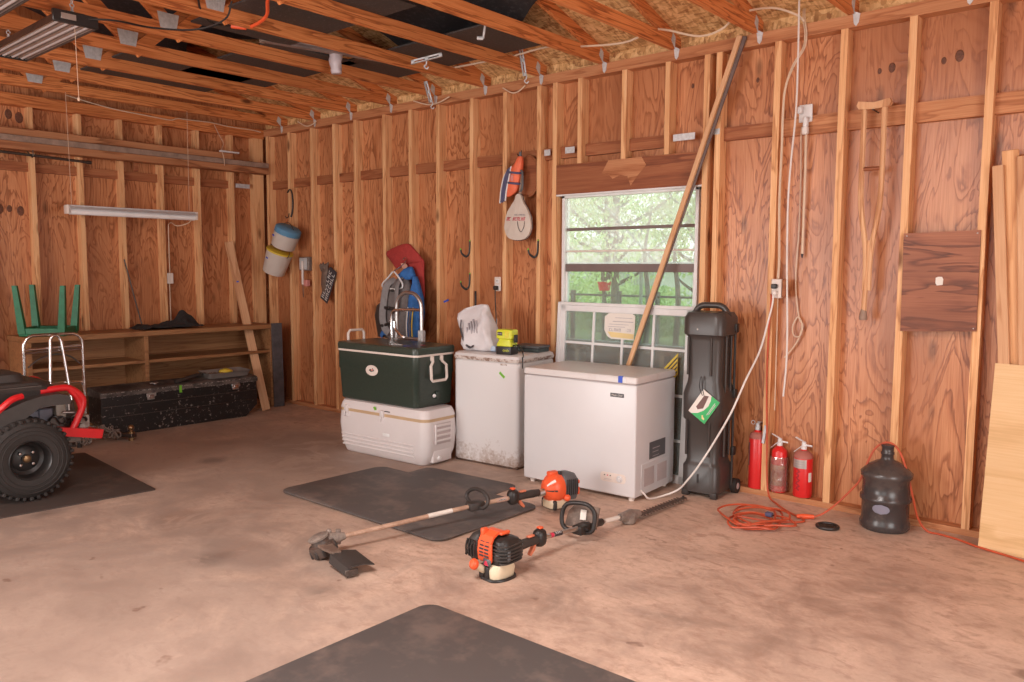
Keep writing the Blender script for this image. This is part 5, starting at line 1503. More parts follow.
# orange float, racket and wooden paddle on one nail
hook('wall_hook', 3.80, 2.43, 'dark hook carrying the racket cover and the orange fin')
fn = thing('foam_fin', 'orange foam float with a blue and white striped edge, hung over the racket', 'float', (3.765, -.035, 2.26), rot=(0, R(0), 0))
oo = dense([(.055, .165), (.085, .155), (.085, .09), (.07, .02), (.05, -.06), (.02, -.12), (-.06, -.155), (-.09, -.13), (-.05, -.06), (-.025, .03), (-.02, .08), (.01, .11)], 4)
obj('orange_body', slab(oo, -.035, .012, 1, .015), plain('orange_foam', (.80, .16, .07), .6), fn, angle=1.2)
for k, (dx, m_) in enumerate(((-.028, 'white_paint'), (-.048, 'navy'), (-.068, 'navy'), (-.088, 'white_paint'))):
    p = [(dx + .008 + .005 * k, -.03, .09 - .012 * k), (dx - .004, -.042, .0), (dx - .03, -.044, -.10), (dx - .05, -.036, -.185 - .006 * k)]
    plabel(obj('edge_stripe', G().tube(cr(p, 6), .0125 if m_ == 'navy' else .007, 8), M[m_], fn), 'navy stripe' if m_ == 'navy' else 'white stripe')
for z in (.03, -.055):
    obj('strap', G().tube(cr([(-.035, -.05, z + .012), (.02, -.058, z + .004), (.065, -.045, z - .002), (.078, -.01, z)], 4), .009, 8), M['navy'], fn)
obj('loop_handle', G().tube(cr([(.075, -.02, .05), (.10, -.03, .03), (.10, -.03, -.09), (.07, -.025, -.12)], 5), .009, 8), M['slate_label'], fn)
plabel(obj('emblem', G().rbox((-.008, -.056, -.03), (.022, -.050, .018), .003, 1), M['pink_label'], fn), 'pale red emblem')
obj('top_strap', G().tube([(.068, -.018, .15), (.068, -.018, .20)], .012, 8), M['slate_label'], fn)
rk = thing('racket_cover', 'beige zipped racket cover with red writing hung beside the window header', 'racket', (3.825, -.055, 1.91), rot=(0, R(2), 0))
oo = dense([(-.022, .205), (.022, .205), (.05, .15), (.11, .07), (.138, -.02), (.135, -.09), (.09, -.145), (0, -.162), (-.09, -.145), (-.135, -.09), (-.138, -.02), (-.11, .07), (-.05, .15)], 4)
obj('cover', slab(oo, -.025, .025, 3, .006), M['beige'], rk, angle=1.0)
obj('cover_zip', G().tube([(x * 1.0, .0, z) for x, z in oo], .0042, 6, 0, None, True), M['ink'], rk)
obj('grip', G().tube([(0, 0, .20), (.015, .005, .36)], .014, 10), M['grey_board'], rk)
worn_print('lettering', 1, 9, .20, .040, face_y(-.005, -.0335, .010), M['ink_red'], rk, 6, .3)
worn_print('small_lettering', 1, 9, .12, .016, face_y(.035, -.0335, .042), M['ink_grey'], rk, 8, .3)
obj('print_pattern', G().tube(cr([(.01, -.034, -.01), (.022, -.034, -.06), (.05, -.0335, -.095), (.078, -.034, -.06), (.088, -.034, -.01)], 6), .0022, 6), M['ink'], rk)
pd = thing('wooden_paddle', 'round brown wooden paddle hung behind the orange float', 'paddle', (3.86, .02, 2.27))
obj('blade', G().lathe([(0, -.009), (.115, -.009), (.122, 0), (.115, .009), (0, .009)], 30, 0, Matrix.Rotation(PI / 2, 4, 'X') @ Matrix.Diagonal((.9, 1.35, 1, 1))), M['header'], pd)
obj('handle', G().tube([(-.055, 0, -.10), (-.085, 0, -.23)], .014, 10), M['header'], pd)
obj('rim_binding', G().tube([(.122 * .9 * math.cos(2 * PI * k / 32), 0, .122 * 1.35 * math.sin(2 * PI * k / 32)) for k in range(32)], .006, 6, 0, None, True), M['block_x'], pd)

# ------------------------------------------------------------------ sockets and cables right of the window
ub = thing('socket_box', 'cream double socket with plugs on the stud above the golf case', 'outlet', (6.012, -.012, 1.395))
obj('cover', G().rbox((-.042, -.02, -.062), (.026, .012, .062), .004, 1), M['cream'], ub)
obj('side_cover', G().rbox((.028, -.014, -.055), (.052, .012, .055), .003, 1), M['block_x'], ub)
obj('plug', G().rbox((-.034, -.05, .0), (.004, -.02, .03), .006, 1), M['black'], ub)
plabel(obj('plug', G().rbox((-.026, -.05, -.045), (.002, -.02, -.012), .006, 1), M['wire_white'], ub), 'white plug')
obj('strip_pattern', G().tube([(.0, -.006, -.06), (.004, -.006, -.8)], .0035, 6), M['wire_cream'], ub)
uo = thing('conduit_box', 'white socket high on the wall with a conduit hanging below it', 'outlet', (6.125, .045, 2.50))
obj('cover', G().rbox((-.04, -.008, -.05), (.045, .006, .06), .004, 1), M['white_paint'], uo)
obj('plug', G().rbox((-.035, -.05, .0), (-.008, -.008, .045), .005, 1).rbox((.0, -.045, -.085), (.03, -.008, -.02), .006, 1), M['white_paint'], uo)
obj('adapter', G().rbox((-.008, -.04, -.13), (.03, -.005, -.08), .006, 1), M['wire_white'], uo)
obj('conduit', G().tube([(.012, -.01, -.12), (.012, .0, -.35), (.008, .01, -.88)], .0085, 8), M['wire_cream'], uo)
obj('conduit_end', G().cyl((.008, .01, -.88), (.008, .01, -.905), .009, .004, 8), M['ink'], uo)
tag(obj('looped_wire', G().tube(cr([(6.11, .03, 2.42), (6.096, .06, 2.35), (6.10, .07, 2.1), (6.10, .07, 1.77), (6.09, .07, 1.45), (6.118, .07, 1.22), (6.15, .06, 1.16), (6.14, .045, 1.09), (6.10, .05, 1.09), (6.085, .06, 1.15), (6.115, .065, 1.21), (6.145, .06, 1.17), (6.135, .06, 1.09), (6.10, .06, 1.02), (6.04, .055, .94)], 6), .0045, 6), M['wire_cream']), 'thin cream wire with a loop, hanging beside the long white cord', 'wire')
g = G()
for dx in (0, .011):
    g.tube(cr([(6.09 + dx, .035, 3.15), (6.11 + dx, -.008, 3.07), (6.125 + dx, -.012, 2.985), (6.116 + dx, -.012, 2.90), (6.052 + dx, -.010, 2.80), (6.01 + dx * .5, -.008, 2.68), (5.996 + dx * .6, -.006, 2.53), (5.996 + dx * .6, -.006, 2.3), (5.992 + dx * .6, -.006, 1.95), (6.004 + dx * .6, -.006, 1.6), (6.0 + dx * .8, -.008, 1.46)], 6), .0048, 6)
tag(obj('twin_cable', g, M['wire_cream']), 'twin cream cables stapled down the stud to the double socket', 'cable')
tag(obj('white_cable', G().tube(cr([(6.10, -.06, 3.35), (6.101, -.06, 3.18), (6.107, -.06, 2.82), (6.105, -.06, 2.50), (6.085, -.06, 2.2), (6.075, -.06, 1.95), (6.080, -.06, 1.62), (6.09, -.06, 1.35), (6.10, -.06, 1.10), (6.10, -.06, .9), (6.088, -.06, .70)], 5), .0062, 8), M['wire_white']), 'thick white cord hanging from the roof past the double socket', 'cord')
pc = tag(obj('freezer_cord', G().tube(cr([(5.998, -.06, 1.37), (6.002, -.075, 1.30), (5.99, -.10, 1.20), (5.973, -.18, 1.0), (5.955, -.34, .82), (5.905, -.42, .624), (5.80, -.42, .429), (5.715, -.455, .266), (5.632, -.46, .146), (5.55, -.44, .06), (5.46, -.50, .012), (5.43, -.60, .012), (5.415, -.635, .045), (5.39, -.645, .07)], 8), 0.0065, 8), M['wire_white']), 'white freezer power cord sagging across the golf case to the socket', 'cord')
oc = thing('extension_cord', 'orange extension cord coiled on the floor and running over the water jug', 'cord', (0, 0, 0))
r_ = .0062
obj('dropper', G().tube(cr([(5.975, -.04, 1.36), (5.968, -.02, 1.30), (5.955, -.012, 1.12), (5.952, -.012, .8), (5.965, -.012, .46), (5.985, -.035, .15), (6.02, -.07, .03), (6.10, -.14, .009), (6.22, -.255, .009), (6.325, -.325, .009)], 8), .0065, 8), M['orange_cord'], oc)
pts = []
random.seed(5)
for k in range(66):
    a = -.6 - k * .52
    rx = .15 + .04 * math.sin(k * .37) + .022 * math.sin(k * 1.1)
    ry = .18 + .045 * math.cos(k * .29)
    pts.append((6.165 + .05 * math.sin(k * .21) + rx * math.cos(a), -.585 + .06 * math.cos(k * .33) + ry * math.sin(a), .009 + .0006 * k + .006 * (1 + math.sin(k * 2.1))))
obj('coil', G().tube(cr(pts, 5), r_, 6), M['orange_cord'], oc)
obj('lead', G().tube(cr([pts[-1], (6.22, -.56, .02), (6.30, -.48, .012), (6.36, -.42, .010), (6.375, -.38, .011), (6.34, -.345, .014)], 6), r_, 8), M['orange_cord'], oc)
obj('connector', G().tube([(6.31, -.335, .016), (6.345, -.32, .018), (6.395, -.285, .018)], [.012, .017, .013], 10), M['orange'], oc)
obj('cord_run', G().tube(cr([(6.395, -.285, .016), (6.44, -.24, .04), (6.50, -.225, .10), (6.565, -.205, .18), (6.63, -.19, .275), (6.668, -.175, .40), (6.705, -.16, .478), (6.765, -.150, .510), (6.82, -.145, .475), (6.87, -.145, .36), (6.908, -.14, .21), (6.935, -.11, .08), (6.98, -.09, .012), (7.05, -.10, .009), (7.14, -.125, .009), (7.26, -.19, .009), (7.40, -.24, .009), (7.55, -.30, .009)], 8), r_, 8), M['orange_cord'], oc)
plabel(obj('plug', G().rbox((6.18, -.51, .028), (6.225, -.475, .055), .008, 2), M['navy'], oc), 'dark blue plug end')
ds = thing('rubber_strainer', 'small oval black strainer disc lying on the floor by the water jug', 'strainer', (6.515, -.385, 0))
obj('rim', G().torus((0, 0, .010), .058, .010, 32, 8), M['black'], ds)
g = G()
for k in range(-4, 5):
    L = math.sqrt(max(.0, .055 ** 2 - (k * .012) ** 2))
    g.rbox((k * .012 - .003, -L, .006), (k * .012 + .003, L, .013), .001, 1).rbox((-L, k * .012 - .003, .005), (L, k * .012 + .003, .011), .001, 1)
obj('grid_pattern', g, M['black'], ds)
obj('tab', G().rbox((-.012, .055, .002), (.012, .075, .012), .003, 1), M['black'], ds)

# ------------------------------------------------------------------ crutch, panel and boards at the far end of the wall
cr_ = thing('crutch', 'wooden underarm crutch hanging upright on the wall beside the dark panel', 'crutch', (6.565, -.024, 1.235))
wd = timber('crutch_wood', (.42, .18, .08), (.66, .35, .18), (.78, .48, .27), 'Z', 4, (9, 9, .6), False)
top = [(-.098, 1.262), (-.088, 1.285), (-.06, 1.280), (0, 1.270), (.06, 1.280), (.088, 1.285), (.098, 1.262), (.085, 1.238), (0, 1.232), (-.085, 1.238)]
obj('arm_rest', G().prism([tuple(p) for p in top], -.02, .02, 'y'), wd, cr_)
for s_ in (-1, 1):
    obj('upright', G().tube(cr([(s_ * .057, 0, 1.24), (s_ * .058, 0, .9), (s_ * .055, 0, .70), (s_ * .042, 0, .58), (s_ * .020, 0, .44), (s_ * .011, 0, .30), (s_ * .011, 0, .16)], 5), .0165, 8), wd, cr_)
obj('hand_grip', G().cyl((-.06, 0, .885), (.06, 0, .885), .0125, None, 12), M['header'], cr_)
obj('shaft', G().tube([(0, 0, .46), (-.012, 0, .02)], .016, 8), wd, cr_)
obj('rubber_tip', G().lathe([(.020, -.035), (.024, -.03), (.024, -.012), (.015, .03), (0, .031)], 14, 0, Matrix.Translation((-.013, 0, .015))), M['grey_board'], cr_)
tag(obj('crutch_nail', G().cyl((6.565, -.055, 2.462), (6.565, .06, 2.458), .004, None, 8), M['steel_dark']), 'nail under the crutch rest holding it to the wall', 'nail')
pn = thing('plywood_square', 'square dark stained plywood panel screwed over the studs by the crutch', 'panel', (6.96, -.007, 1.455), R(0))
obj('panel', G().add([(-.203, -.006, .277), (.195, -.006, .287), (.200, -.006, -.277), (-.197, -.006, -.297), (-.203, .006, .277), (.195, .006, .287), (.200, .006, -.277), (-.197, .006, -.297)], [(0, 1, 2, 3), (4, 7, 6, 5), (0, 4, 5, 1), (1, 5, 6, 2), (2, 6, 7, 3), (3, 7, 4, 0)]), M['brown_ply'], pn, False)
plabel(obj('sticker', G().prism([(-.02, .02), (-.008, .026), (.012, .026), (.02, .012), (.018, -.02), (-.012, -.024), (-.02, -.01)], -.0085, -.006, 'y'), M['paper'], pn, False), 'torn pale sticker')
obj('screw', G().sphere((-.185, -.007, .262), .004).sphere((.18, -.007, .27), .004).sphere((.185, -.007, -.262), .004), M['light_ink'], pn)
stick('leaning_plank', (7.40, -.115, .008), (7.225, -.035, 2.085), .055, .03, M['board'], 'narrow brown board with the shortest top, leaning against the end of the wall', 'board', (0, 1, 0))
stick('leaning_plank', (7.43, -.085, .008), (7.275, -.012, 2.165), .080, .02, M['stud'], 'pale board with a dark edge leaning in the middle of three boards', 'board', (0, 1, 0))
stick('leaning_plank', (7.50, -.115, .008), (7.365, -.034, 2.13), .11, .02, M['board'], 'broad brown board, furthest from the dark panel among the leaning boards', 'board', (0, 1, 0))
pp = obj('plywood_sheet', G().box((0, -.009, 0), (.62, .009, 1.02)), M['sheet_ply'])
pp.location = (7.262, -.185, .0)
pp.rotation_euler = (R(-5.5), R(.8), 0)
tag(pp, 'pale yellow plywood sheet leaning on the boards at the edge of the view', 'sheet')

# ------------------------------------------------------------------ engine powered garden tools
def fins(g, x0, x1, y, z0, z1, n, w=.004, d=.006):
    for k in range(n):
        x = x0 + (x1 - x0) * k / (n - 1)
        g.rbox((x - w, min(y, y + d), z0), (x + w, max(y, y + d), z1), .0015, 1)
    return g

def engine_rear(t):
    """power head seen from its rear: black filter box, orange slotted cover strip, ribbed black fan case, clear fuel tank"""
    plabel(obj('fuel_tank', G().loft([[(x, y, z) for x, y in rrect(w_, d_, r_, 5, cx, -.02)] for z, w_, d_, r_, cx in ((0, .15, .10, .04, .0), (.008, .185, .135, .05, .0), (.055, .195, .145, .05, .0), (.084, .17, .13, .05, .005))]), M['fuel'], t), 'clear beige fuel tank')
    obj('tank_guard', G().rbox((-.105, .015, .002), (-.06, .062, .08), .014, 2).rbox((-.108, -.03, .0), (-.085, .008, .078), .012, 2).tube(cr([(-.10, .03, .008), (-.10, -.06, .006), (-.04, -.10, .006), (.06, -.098, .006), (.10, -.04, .006)], 5), .009, 8), M['black'], t)
    obj('filler_neck', G().cyl((-.09, .028, .05), (-.155, .036, .088), .021, .019, 14), M['fuel'], t)
    plabel(obj('fuel_cap', G().lathe([(.0, -.012), (.027, -.010), (.030, .0), (.029, .016), (.02, .026), (0, .028)], 18, 0, Matrix.Translation((-.160, .037, .092)) @ Matrix.Rotation(R(-58), 4, 'Y')), M['orange'], t), 'orange fuel cap')
    obj('crankcase', G().rbox((-.075, -.09, .078), (.12, .10, .15), .02, 2), M['black'], t)
    cv = obj('fan_case', G().loft([[(x, y, z) for x, y in rrect(w_, d_, r_, 6, cx, -.045)] for z, w_, d_, r_, cx in ((.088, .17, .12, .04, .03), (.11, .20, .15, .05, .035), (.17, .20, .15, .055, .035), (.205, .17, .125, .05, .03), (.222, .10, .08, .035, .025))]), M['black'], t)
    g = G()
    for k in range(6):
        z = .095 + k * .018
        q = .006 if k in (0, 5) else 0
        g.tube(cr([(-.072 + q, -.03, z), (-.070 + q, -.085 + q, z), (-.035, -.122 + q, z), (.05, -.123 + q, z), (.115, -.11 + q, z), (.137 - q, -.06, z)], 4), .0055, 6)
    obj('rib_moulding', g, M['dull_black'], cv)
    obj('plug_cover', G().rbox((-.03, -.128, .105), (-.005, -.112, .165), .004, 1), M['slate_label'], t)
    mf = obj('filter_housing', G().loft([[(x, y, z) for x, y in rrect(w_, d_, .035, 5, cx, cy)] for z, w_, d_, cx, cy in ((.088, .12, .08, -.03, .12), (.115, .16, .105, -.03, .128), (.185, .155, .10, -.03, .125), (.222, .12, .075, -.025, .115), (.232, .07, .05, -.02, .11))]), M['dull_black'], t)
    g = G()
    for k in range(4):
        g.tube(cr([(-.108, .085 + .022 * k, .20), (-.116, .09 + .023 * k, .16), (-.112, .088 + .024 * k, .11)], 4), .006, 6)
    g.tube([(-.114, .082, .20), (-.114, .165, .115)], .006, 6).tube([(-.06, .182, .18), (.03, .182, .12)], .006, 6)
    obj('grille', g, M['black'], mf)
    sec = [(-.094, .105), (-.099, .15), (-.092, .195), (-.066, .232), (-.02, .250), (.035, .246), (.075, .225)]
    g = G()
    for (a, b), (c, d) in zip(sec, sec[1:]):
        y0_, y1_ = -.035, .075
        g.add([(a, y0_, b), (a, y1_, b), (c, y1_, d), (c, y0_, d), (a * .9, y0_, b - .012), (a * .9, y1_, b - .012), (c * .9, y1_, d - .012), (c * .9, y0_, d - .012)], [(0, 1, 2, 3), (4, 7, 6, 5), (0, 4, 5, 1), (2, 6, 7, 3), (0, 3, 7, 4), (1, 5, 6, 2)])
    g.rbox((-.075, .045, .225), (-.03, .075, .264), .008, 2).rbox((-.02, -.06, .232), (.06, -.03, .25), .008, 2).rbox((-.10, -.045, .10), (-.082, -.03, .20), .004, 1)
    oc_ = plabel(obj('top_cover', g, M['orange'], t), 'orange top cover')
    g = G()
    for k in range(5):
        z = .128 + k * .018
        x = -.0985 if z < .17 else -.0985 + (z - .17) * .42
        for ya in (-.022, .022):
            g.rbox((x - .003, ya, z - .005), (x + .004, ya + .036, z + .004), .001, 1)
    obj('slot_pattern', g, M['ink'], oc_)
    em = obj('emblem_plate', G().rbox((-.108, -.045, .078), (-.09, .022, .118), .008, 1), M['slate_label'], t)
    obj('emblem', G().prism([(-.03, .084), (.008, .084), (-.002, .108), (-.018, .108)], -.1095, -.108, 'x'), M['ink_red'], em)

def engine_front(t):
    """power head seen from its shaft side: orange domed fan cover, dark cylinder cover behind, tank below"""
    plabel(obj('fuel_tank', G().loft([[(x, y, z) for x, y in rrect(w_, d_, .05, 5, -.06, 0)] for z, w_, d_ in ((0, .13, .12), (.01, .17, .16), (.05, .18, .165), (.078, .15, .14))]), M['fuel'], t), 'clear beige fuel tank')
    obj('tank_guard', G().rbox((-.02, -.09, .0), (.012, .085, .07), .012, 2), M['dull_black'], t)
    plabel(obj('fuel_cap', G().sphere((-.10, .10, .085), .028, .028, .026, 14, 8), M['orange'], t), 'orange fuel cap')
    cv = plabel(obj('fan_cover', G().lathe([(.03, .085), (.055, .075), (.085, .05), (.108, .02), (.114, -.02), (.108, -.06), (.07, -.075)], 30, 0, Matrix.Translation((-.03, -.0, .145)) @ Matrix.Rotation(PI / 2, 4, 'Y') @ Matrix.Diagonal((1.0, .92, 1, 1))), M['orange'], t), 'orange domed fan cover')
    g = G()
    for a in range(0, 360, 30):
        c, s_ = math.cos(R(a)), math.sin(R(a))
        g.tube([(.040, .055 * c * .92, .145 + .055 * s_), (.010, .09 * c * .92, .145 + .09 * s_), (-.03, .109 * c * .92, .145 + .111 * s_)], .006, 6)
    obj('rib_moulding', g, M['orange'], cv)
    obj('crest', G().rbox((-.09, -.045, .24), (-.0, .02, .272), .012, 2), M['orange'], t)
    def patch(prof, a0, a1, off):
        q = [[(h - .03 + off, .92 * (r_ + off) * math.sin(R(a)), .145 - (r_ + off) * math.cos(R(a))) for a in [a0 + (a1 - a0) * i / 6 for i in range(7)]] for r_, h in prof]
        vs = [p for row in q for p in row]
        fs = [(i * 7 + j, i * 7 + j + 1, (i + 1) * 7 + j + 1, (i + 1) * 7 + j) for i in range(len(prof) - 1) for j in range(6)]
        return G().add(vs, fs)
    pf = [(.052, .0765), (.06, .0725), (.085, .052), (.10, .032), (.108, .021)]
    plabel(obj('label_stripe', patch(pf, 128, 140, .0015), M['paper'], cv), 'white lettering strip')
    obj('cover_groove', patch([(.035, .083)] + pf, 88, 95, .0012), M['dull_black'], cv)
    obj('cylinder_cover', G().loft([[(x, y, z) for x, y in rrect(w_, d_, .035, 5, -.155, 0)] for z, w_, d_ in ((.06, .13, .17), (.12, .16, .20), (.20, .155, .19), (.245, .12, .14), (.255, .07, .09))]), M['slate_label'], t)
    obj('primer_knob', G().cyl((-.085, .02, .24), (-.085, .02, .272), .018, .015, 12), M['black'], t)
    obj('choke', G().rbox((-.235, .03, .09), (-.19, .095, .15), .012, 2).rbox((-.24, .04, .17), (-.21, .09, .20), .008, 1), M['orange'], t)
    g = fins(G(), -.20, -.10, .10, .10, .22, 6)
    obj('grille', g, M['black'], t)
    obj('clutch_collar', G().cyl((.055, 0, .13), (.11, 0, .122), .028, .020, 16), M['aluminium'], t)

def rear_grip(t, x, z, dz):
    g = G().tube([(x, 0, z), (x + .05, 0, z), (x + .11, 0, z), (x + .19, 0, z), (x + .205, 0, z)], [.022, .026, .024, .026, .02], 12)
    obj('rear_grip', g, M['dull_black'], t)
    h = obj('switch_housing', G().rbox((x + .16, -.034, z - .045), (x + .235, .034, z + .052), .031, 3), M['black'], t)
    plabel(obj('stop_switch', G().rbox((x + .185, -.016, z + .05), (x + .215, .016, z + .062), .005, 1), M['orange'], h), 'orange stop switch')
    plabel(obj('lock_button', G().rbox((x + .10, -.012, z + .022), (x + .15, .012, z + .034), .005, 1), plain('faded_orange', (.72, .22, .12), .5) if 'faded_orange' not in bpy.data.materials else bpy.data.materials['faded_orange'], t), 'orange lock button')
    plabel(obj('trigger', G().prism([(x + .145, z - .02), (x + .16, z - .025), (x + .15, z - .05), (x + .12, z - .075), (x + .112, z - .066), (x + .13, z - .042)], -.010, .010, 'y'), bpy.data.materials['faded_orange'], t), 'orange trigger')

# hedge trimmer: local +x runs along its shaft
hg_ = thing('hedge_trimmer', 'orange and black shafted hedge trimmer lying with its engine towards the camera', 'hedge trimmer', (5.555, -2.235, 0), R(88.2))
engine_rear(hg_)
for c_ in list(hg_.children):
    c_.scale = (.80, .78, .93)
rear_grip(hg_, .125, .112, 0)
sh_ = obj('shaft', G().tube([(.08, 0, .125), (.40, 0, .105), (1.08, 0, .055)], .0125, 12), M['aluminium'], hg_)
plabel(obj('shaft_label', G().tube([(.435, 0, .1027), (.50, 0, .0978)], .0131, 12), M['ink'], sh_), 'black maker label')
plabel(obj('shaft_band', G().tube([(.405, 0, .1048), (.430, 0, .103)], .0131, 12), M['ink_red'], sh_), 'red band')
text('lettering', 'ECHO', .018, Matrix.Translation((.468, -.0085, .1095)) @ Matrix.Rotation(R(4.3), 4, 'Y') @ Matrix.Rotation(R(45), 4, 'X'), M['light_ink'], sh_, .001)
lp = [(-.03, .055, .065), (-.04, .10, .08), (-.04, .122, .12), (-.03, .118, .19), (-.02, .085, .232), (0, .01, .245), (.02, -.05, .235), (.03, -.085, .19), (.02, -.09, .12), (.01, -.08, .078), (.0, -.03, .06)]
obj('loop_handle', G().tube([Vector((p.x * .9, p.y * .88, p.z * .88)) + Vector((.69, .015, .0)) for p in cr([(a, b, c) for a, b, c in lp], 5, True)], .0125, 10, 0, None, True), M['black'], hg_)
obj('handle_clamp', G().rbox((.635, -.03, .05), (.745, .035, .10), .008, 2).cyl((.68, -.045, .08), (.68, .045, .08), .009, None, 8), M['black'], hg_)
gd = obj('hand_shield', G().add([(.60, .125, .075), (.66, -.05, .075), (.70, -.045, .19), (.655, .085, .205), (.63, .125, .15), (.608, .125, .072), (.668, -.05, .072), (.708, -.045, .187), (.663, .085, .202), (.638, .125, .147)], [(0, 1, 2, 3, 4), (9, 8, 7, 6, 5), (0, 5, 6, 1), (1, 6, 7, 2), (2, 7, 8, 3), (3, 8, 9, 4), (4, 9, 5, 0)]), M['dusty_brown'], hg_, False)
gd.location = (.085, .0, -.008)
plabel(obj('shield_label', G().rbox((-.001, -.018, -.028), (.001, .018, .028), .0004, 1, 0, Matrix.Translation((.648, .03, .145)) @ Matrix.Rotation(R(19), 4, 'Z') @ Matrix.Rotation(R(19), 4, 'Y')), M['paper'], gd, False), 'pale warning label')
obj('foam_grip', G().tube([(.725, 0, .083), (.74, 0, .082), (.86, 0, .073), (.87, 0, .072)], [.018, .022, .022, .018], 12), M['dull_black'], hg_)
plabel(obj('shaft_label', G().tube([(.89, 0, .0695), (1.03, 0, .0592)], .0131, 12), M['paper'], sh_), 'white warning label')
gh = obj('gear_case', G().tube([(1.05, 0, .058), (1.09, 0, .05), (1.16, 0, .045), (1.24, -.004, .04)], [.022, .03, .038, .022], 14).lathe([(.04, .0), (.045, .012), (.045, .05), (.03, .062), (0, .064)], 20, 0, Matrix.Translation((1.14, .0, .006))), M['dusty_grey'], hg_)
g = G().rbox((1.2, -.016, .022), (1.78, .016, .028), .002, 1)
g2 = G()
for k in range(16):
    x = 1.26 + k * .032
    for s_ in (-1, 1):
        g2.prism([(x - .009, s_ * .014), (x + .009, s_ * .014), (x + .005, s_ * .040), (x - .002, s_ * .040)], .020 if s_ > 0 else .027, .025 if s_ > 0 else .032, 'z')
bl_ = obj('blade_bar', g, M['blade'], hg_)
obj('tooth_pattern', g2, M['blade'], bl_, False)
obj('blade_bolt', G().lathe([(.008, 0), (.008, .012), (0, .013)], 8, 0, Matrix.Translation((1.76, 0, .027))), M['steel_dark'], bl_)

# string trimmer: engine by the freezer, cutting head towards the camera
st2 = thing('string_trimmer', 'long-shafted string trimmer with orange engine, lying across the black mats', 'string trimmer', (5.045, -1.175, 0), R(180 + 76.3))
engine_front(st2)
for c_ in list(st2.children):
    c_.scale = (.82, .80, .86)
rear_grip(st2, .085, .116, 0)
s2_ = obj('shaft', G().tube([(.05, 0, .12), (.5, 0, .115), (1.46, 0, .085)], .0135, 12), M['dusty_tube'], st2)
plabel(obj('shaft_label', G().tube([(.33, 0, .1168), (.41, 0, .116)], .0145, 12), plain('dusty_pink_label', (.58, .38, .30), .6), s2_), 'pale label')
obj('shaft_print', G().rbox((.345, .0115, .116), (.395, .0150, .1235), .002, 1), M['ink'], s2_)
text('lettering', 'ECHO', .017, Matrix.Translation((.37, .0155, .1195)) @ Matrix.Rotation(PI, 4, 'Z') @ Matrix.Rotation(PI / 2, 4, 'X'), M['light_ink'], s2_, .0006)
plabel(obj('shaft_label', G().tube([(.72, 0, .1087), (.88, 0, .1037)], .0141, 12), M['paper'], s2_), 'white warning label')
lp = [(.0, -.09, .01), (.0, -.125, .035), (-.01, -.115, .075), (-.02, -.06, .105), (-.02, .02, .108), (-.02, .075, .08), (-.01, .085, .035), (.0, .05, .0), (0, -.03, -.005)]
obj('loop_handle', G().tube([Vector((p.x, p.y, p.z * .85)) + Vector((.54, 0, .105)) for p in cr(lp, 5, True)], .012, 10, 0, None, True), M['dull_black'], st2)
obj('handle_clamp', G().rbox((.505, -.035, .088), (.61, .035, .138), .010, 2), M['dull_black'], st2)
hx_ = 1.46
obj('gear_case', G().tube([(hx_ - .07, 0, .088), (hx_ - .03, 0, .086), (hx_ + .04, 0, .09), (hx_ + .09, 0, .085)], [.02, .03, .034, .028], 14).cyl((hx_ - .035, 0, .05), (hx_ - .035, 0, .13), .014, None, 10).sphere((hx_ + .01, -.02, .12), .016), M['dusty_grey'], st2)
Mh = Matrix.Translation((hx_ + .075, .0, .105)) @ Matrix.Rotation(R(20), 4, 'Y') @ Matrix.Rotation(R(8), 4, 'X')
hd = obj('line_head', G().lathe([(.0, -.10), (.055, -.10), (.068, -.092), (.072, -.06), (.068, -.035), (.05, -.03), (.045, .0), (.035, .012), (0, .014)], 28, 0, Mh), plain('dark_line_head', (.075, .05, .04), .5, var=.4, scale=40), st2)
obj('spool_knob', G().lathe([(.0, -.112), (.02, -.112), (.032, -.106), (.034, -.096), (.034, -.08)], 18, 0, Mh), M['dusty_brown'], hd)
g = G()
for k in range(10):
    a = 2 * PI * k / 10
    g.rbox((.066, -.009, -.088), (.0755, .009, -.05), .003, 1, 0, Mh @ Matrix.Rotation(a, 4, 'Z'))
obj('grip_pattern', g, M['dull_black'], hd)
obj('mount_flange', G().lathe([(.0, -.004), (.055, -.004), (.058, .006), (.04, .014), (0, .016)], 24, 0, Mh), M['dusty_grey'], st2)
# guard: a narrow arm that widens into a deflector with a deep skirt and a line cutter
arm_ = [(hx_ + .10, .0), (hx_ + .095, .10), (hx_ + .075, .19), (hx_ + .035, .20), (hx_ + .03, .10), (hx_ + .02, .0)]
obj('guard_arm', G().prism(arm_, .070, .084, 'z'), M['dusty_brown'], st2, False)
n_ = 9
top, bot = [], []
rg = []
for k in range(n_):
    a = k / (n_ - 1)
    y = .175 + .19 * a
    xo = -.015 * a
    z = .078 - .02 * a
    # section across: dusty upper sheet, then a skirt that hangs down at its edge
    rg.append([(hx_ - .055 + xo, y, z - .012), (hx_ + .0 + xo, y, z), (hx_ + .065 + xo, y, z + .001), (hx_ + .085 + xo, y, z - .008), (hx_ + .092 + xo, y, z - .052), (hx_ + .086 + xo, y, z - .052), (hx_ + .078 + xo, y, z - .013), (hx_ + .062 + xo, y, z - .005), (hx_ + .0 + xo, y, z - .006), (hx_ - .055 + xo, y, z - .018)])
gd2 = obj('debris_guard', G().loft(rg), M['dull_black'], st2, angle=.5)
obj('line_cutter', G().rbox((hx_ + .02, .362, .014), (hx_ + .088, .372, .045), .002, 1), M['steel_dark'], gd2)

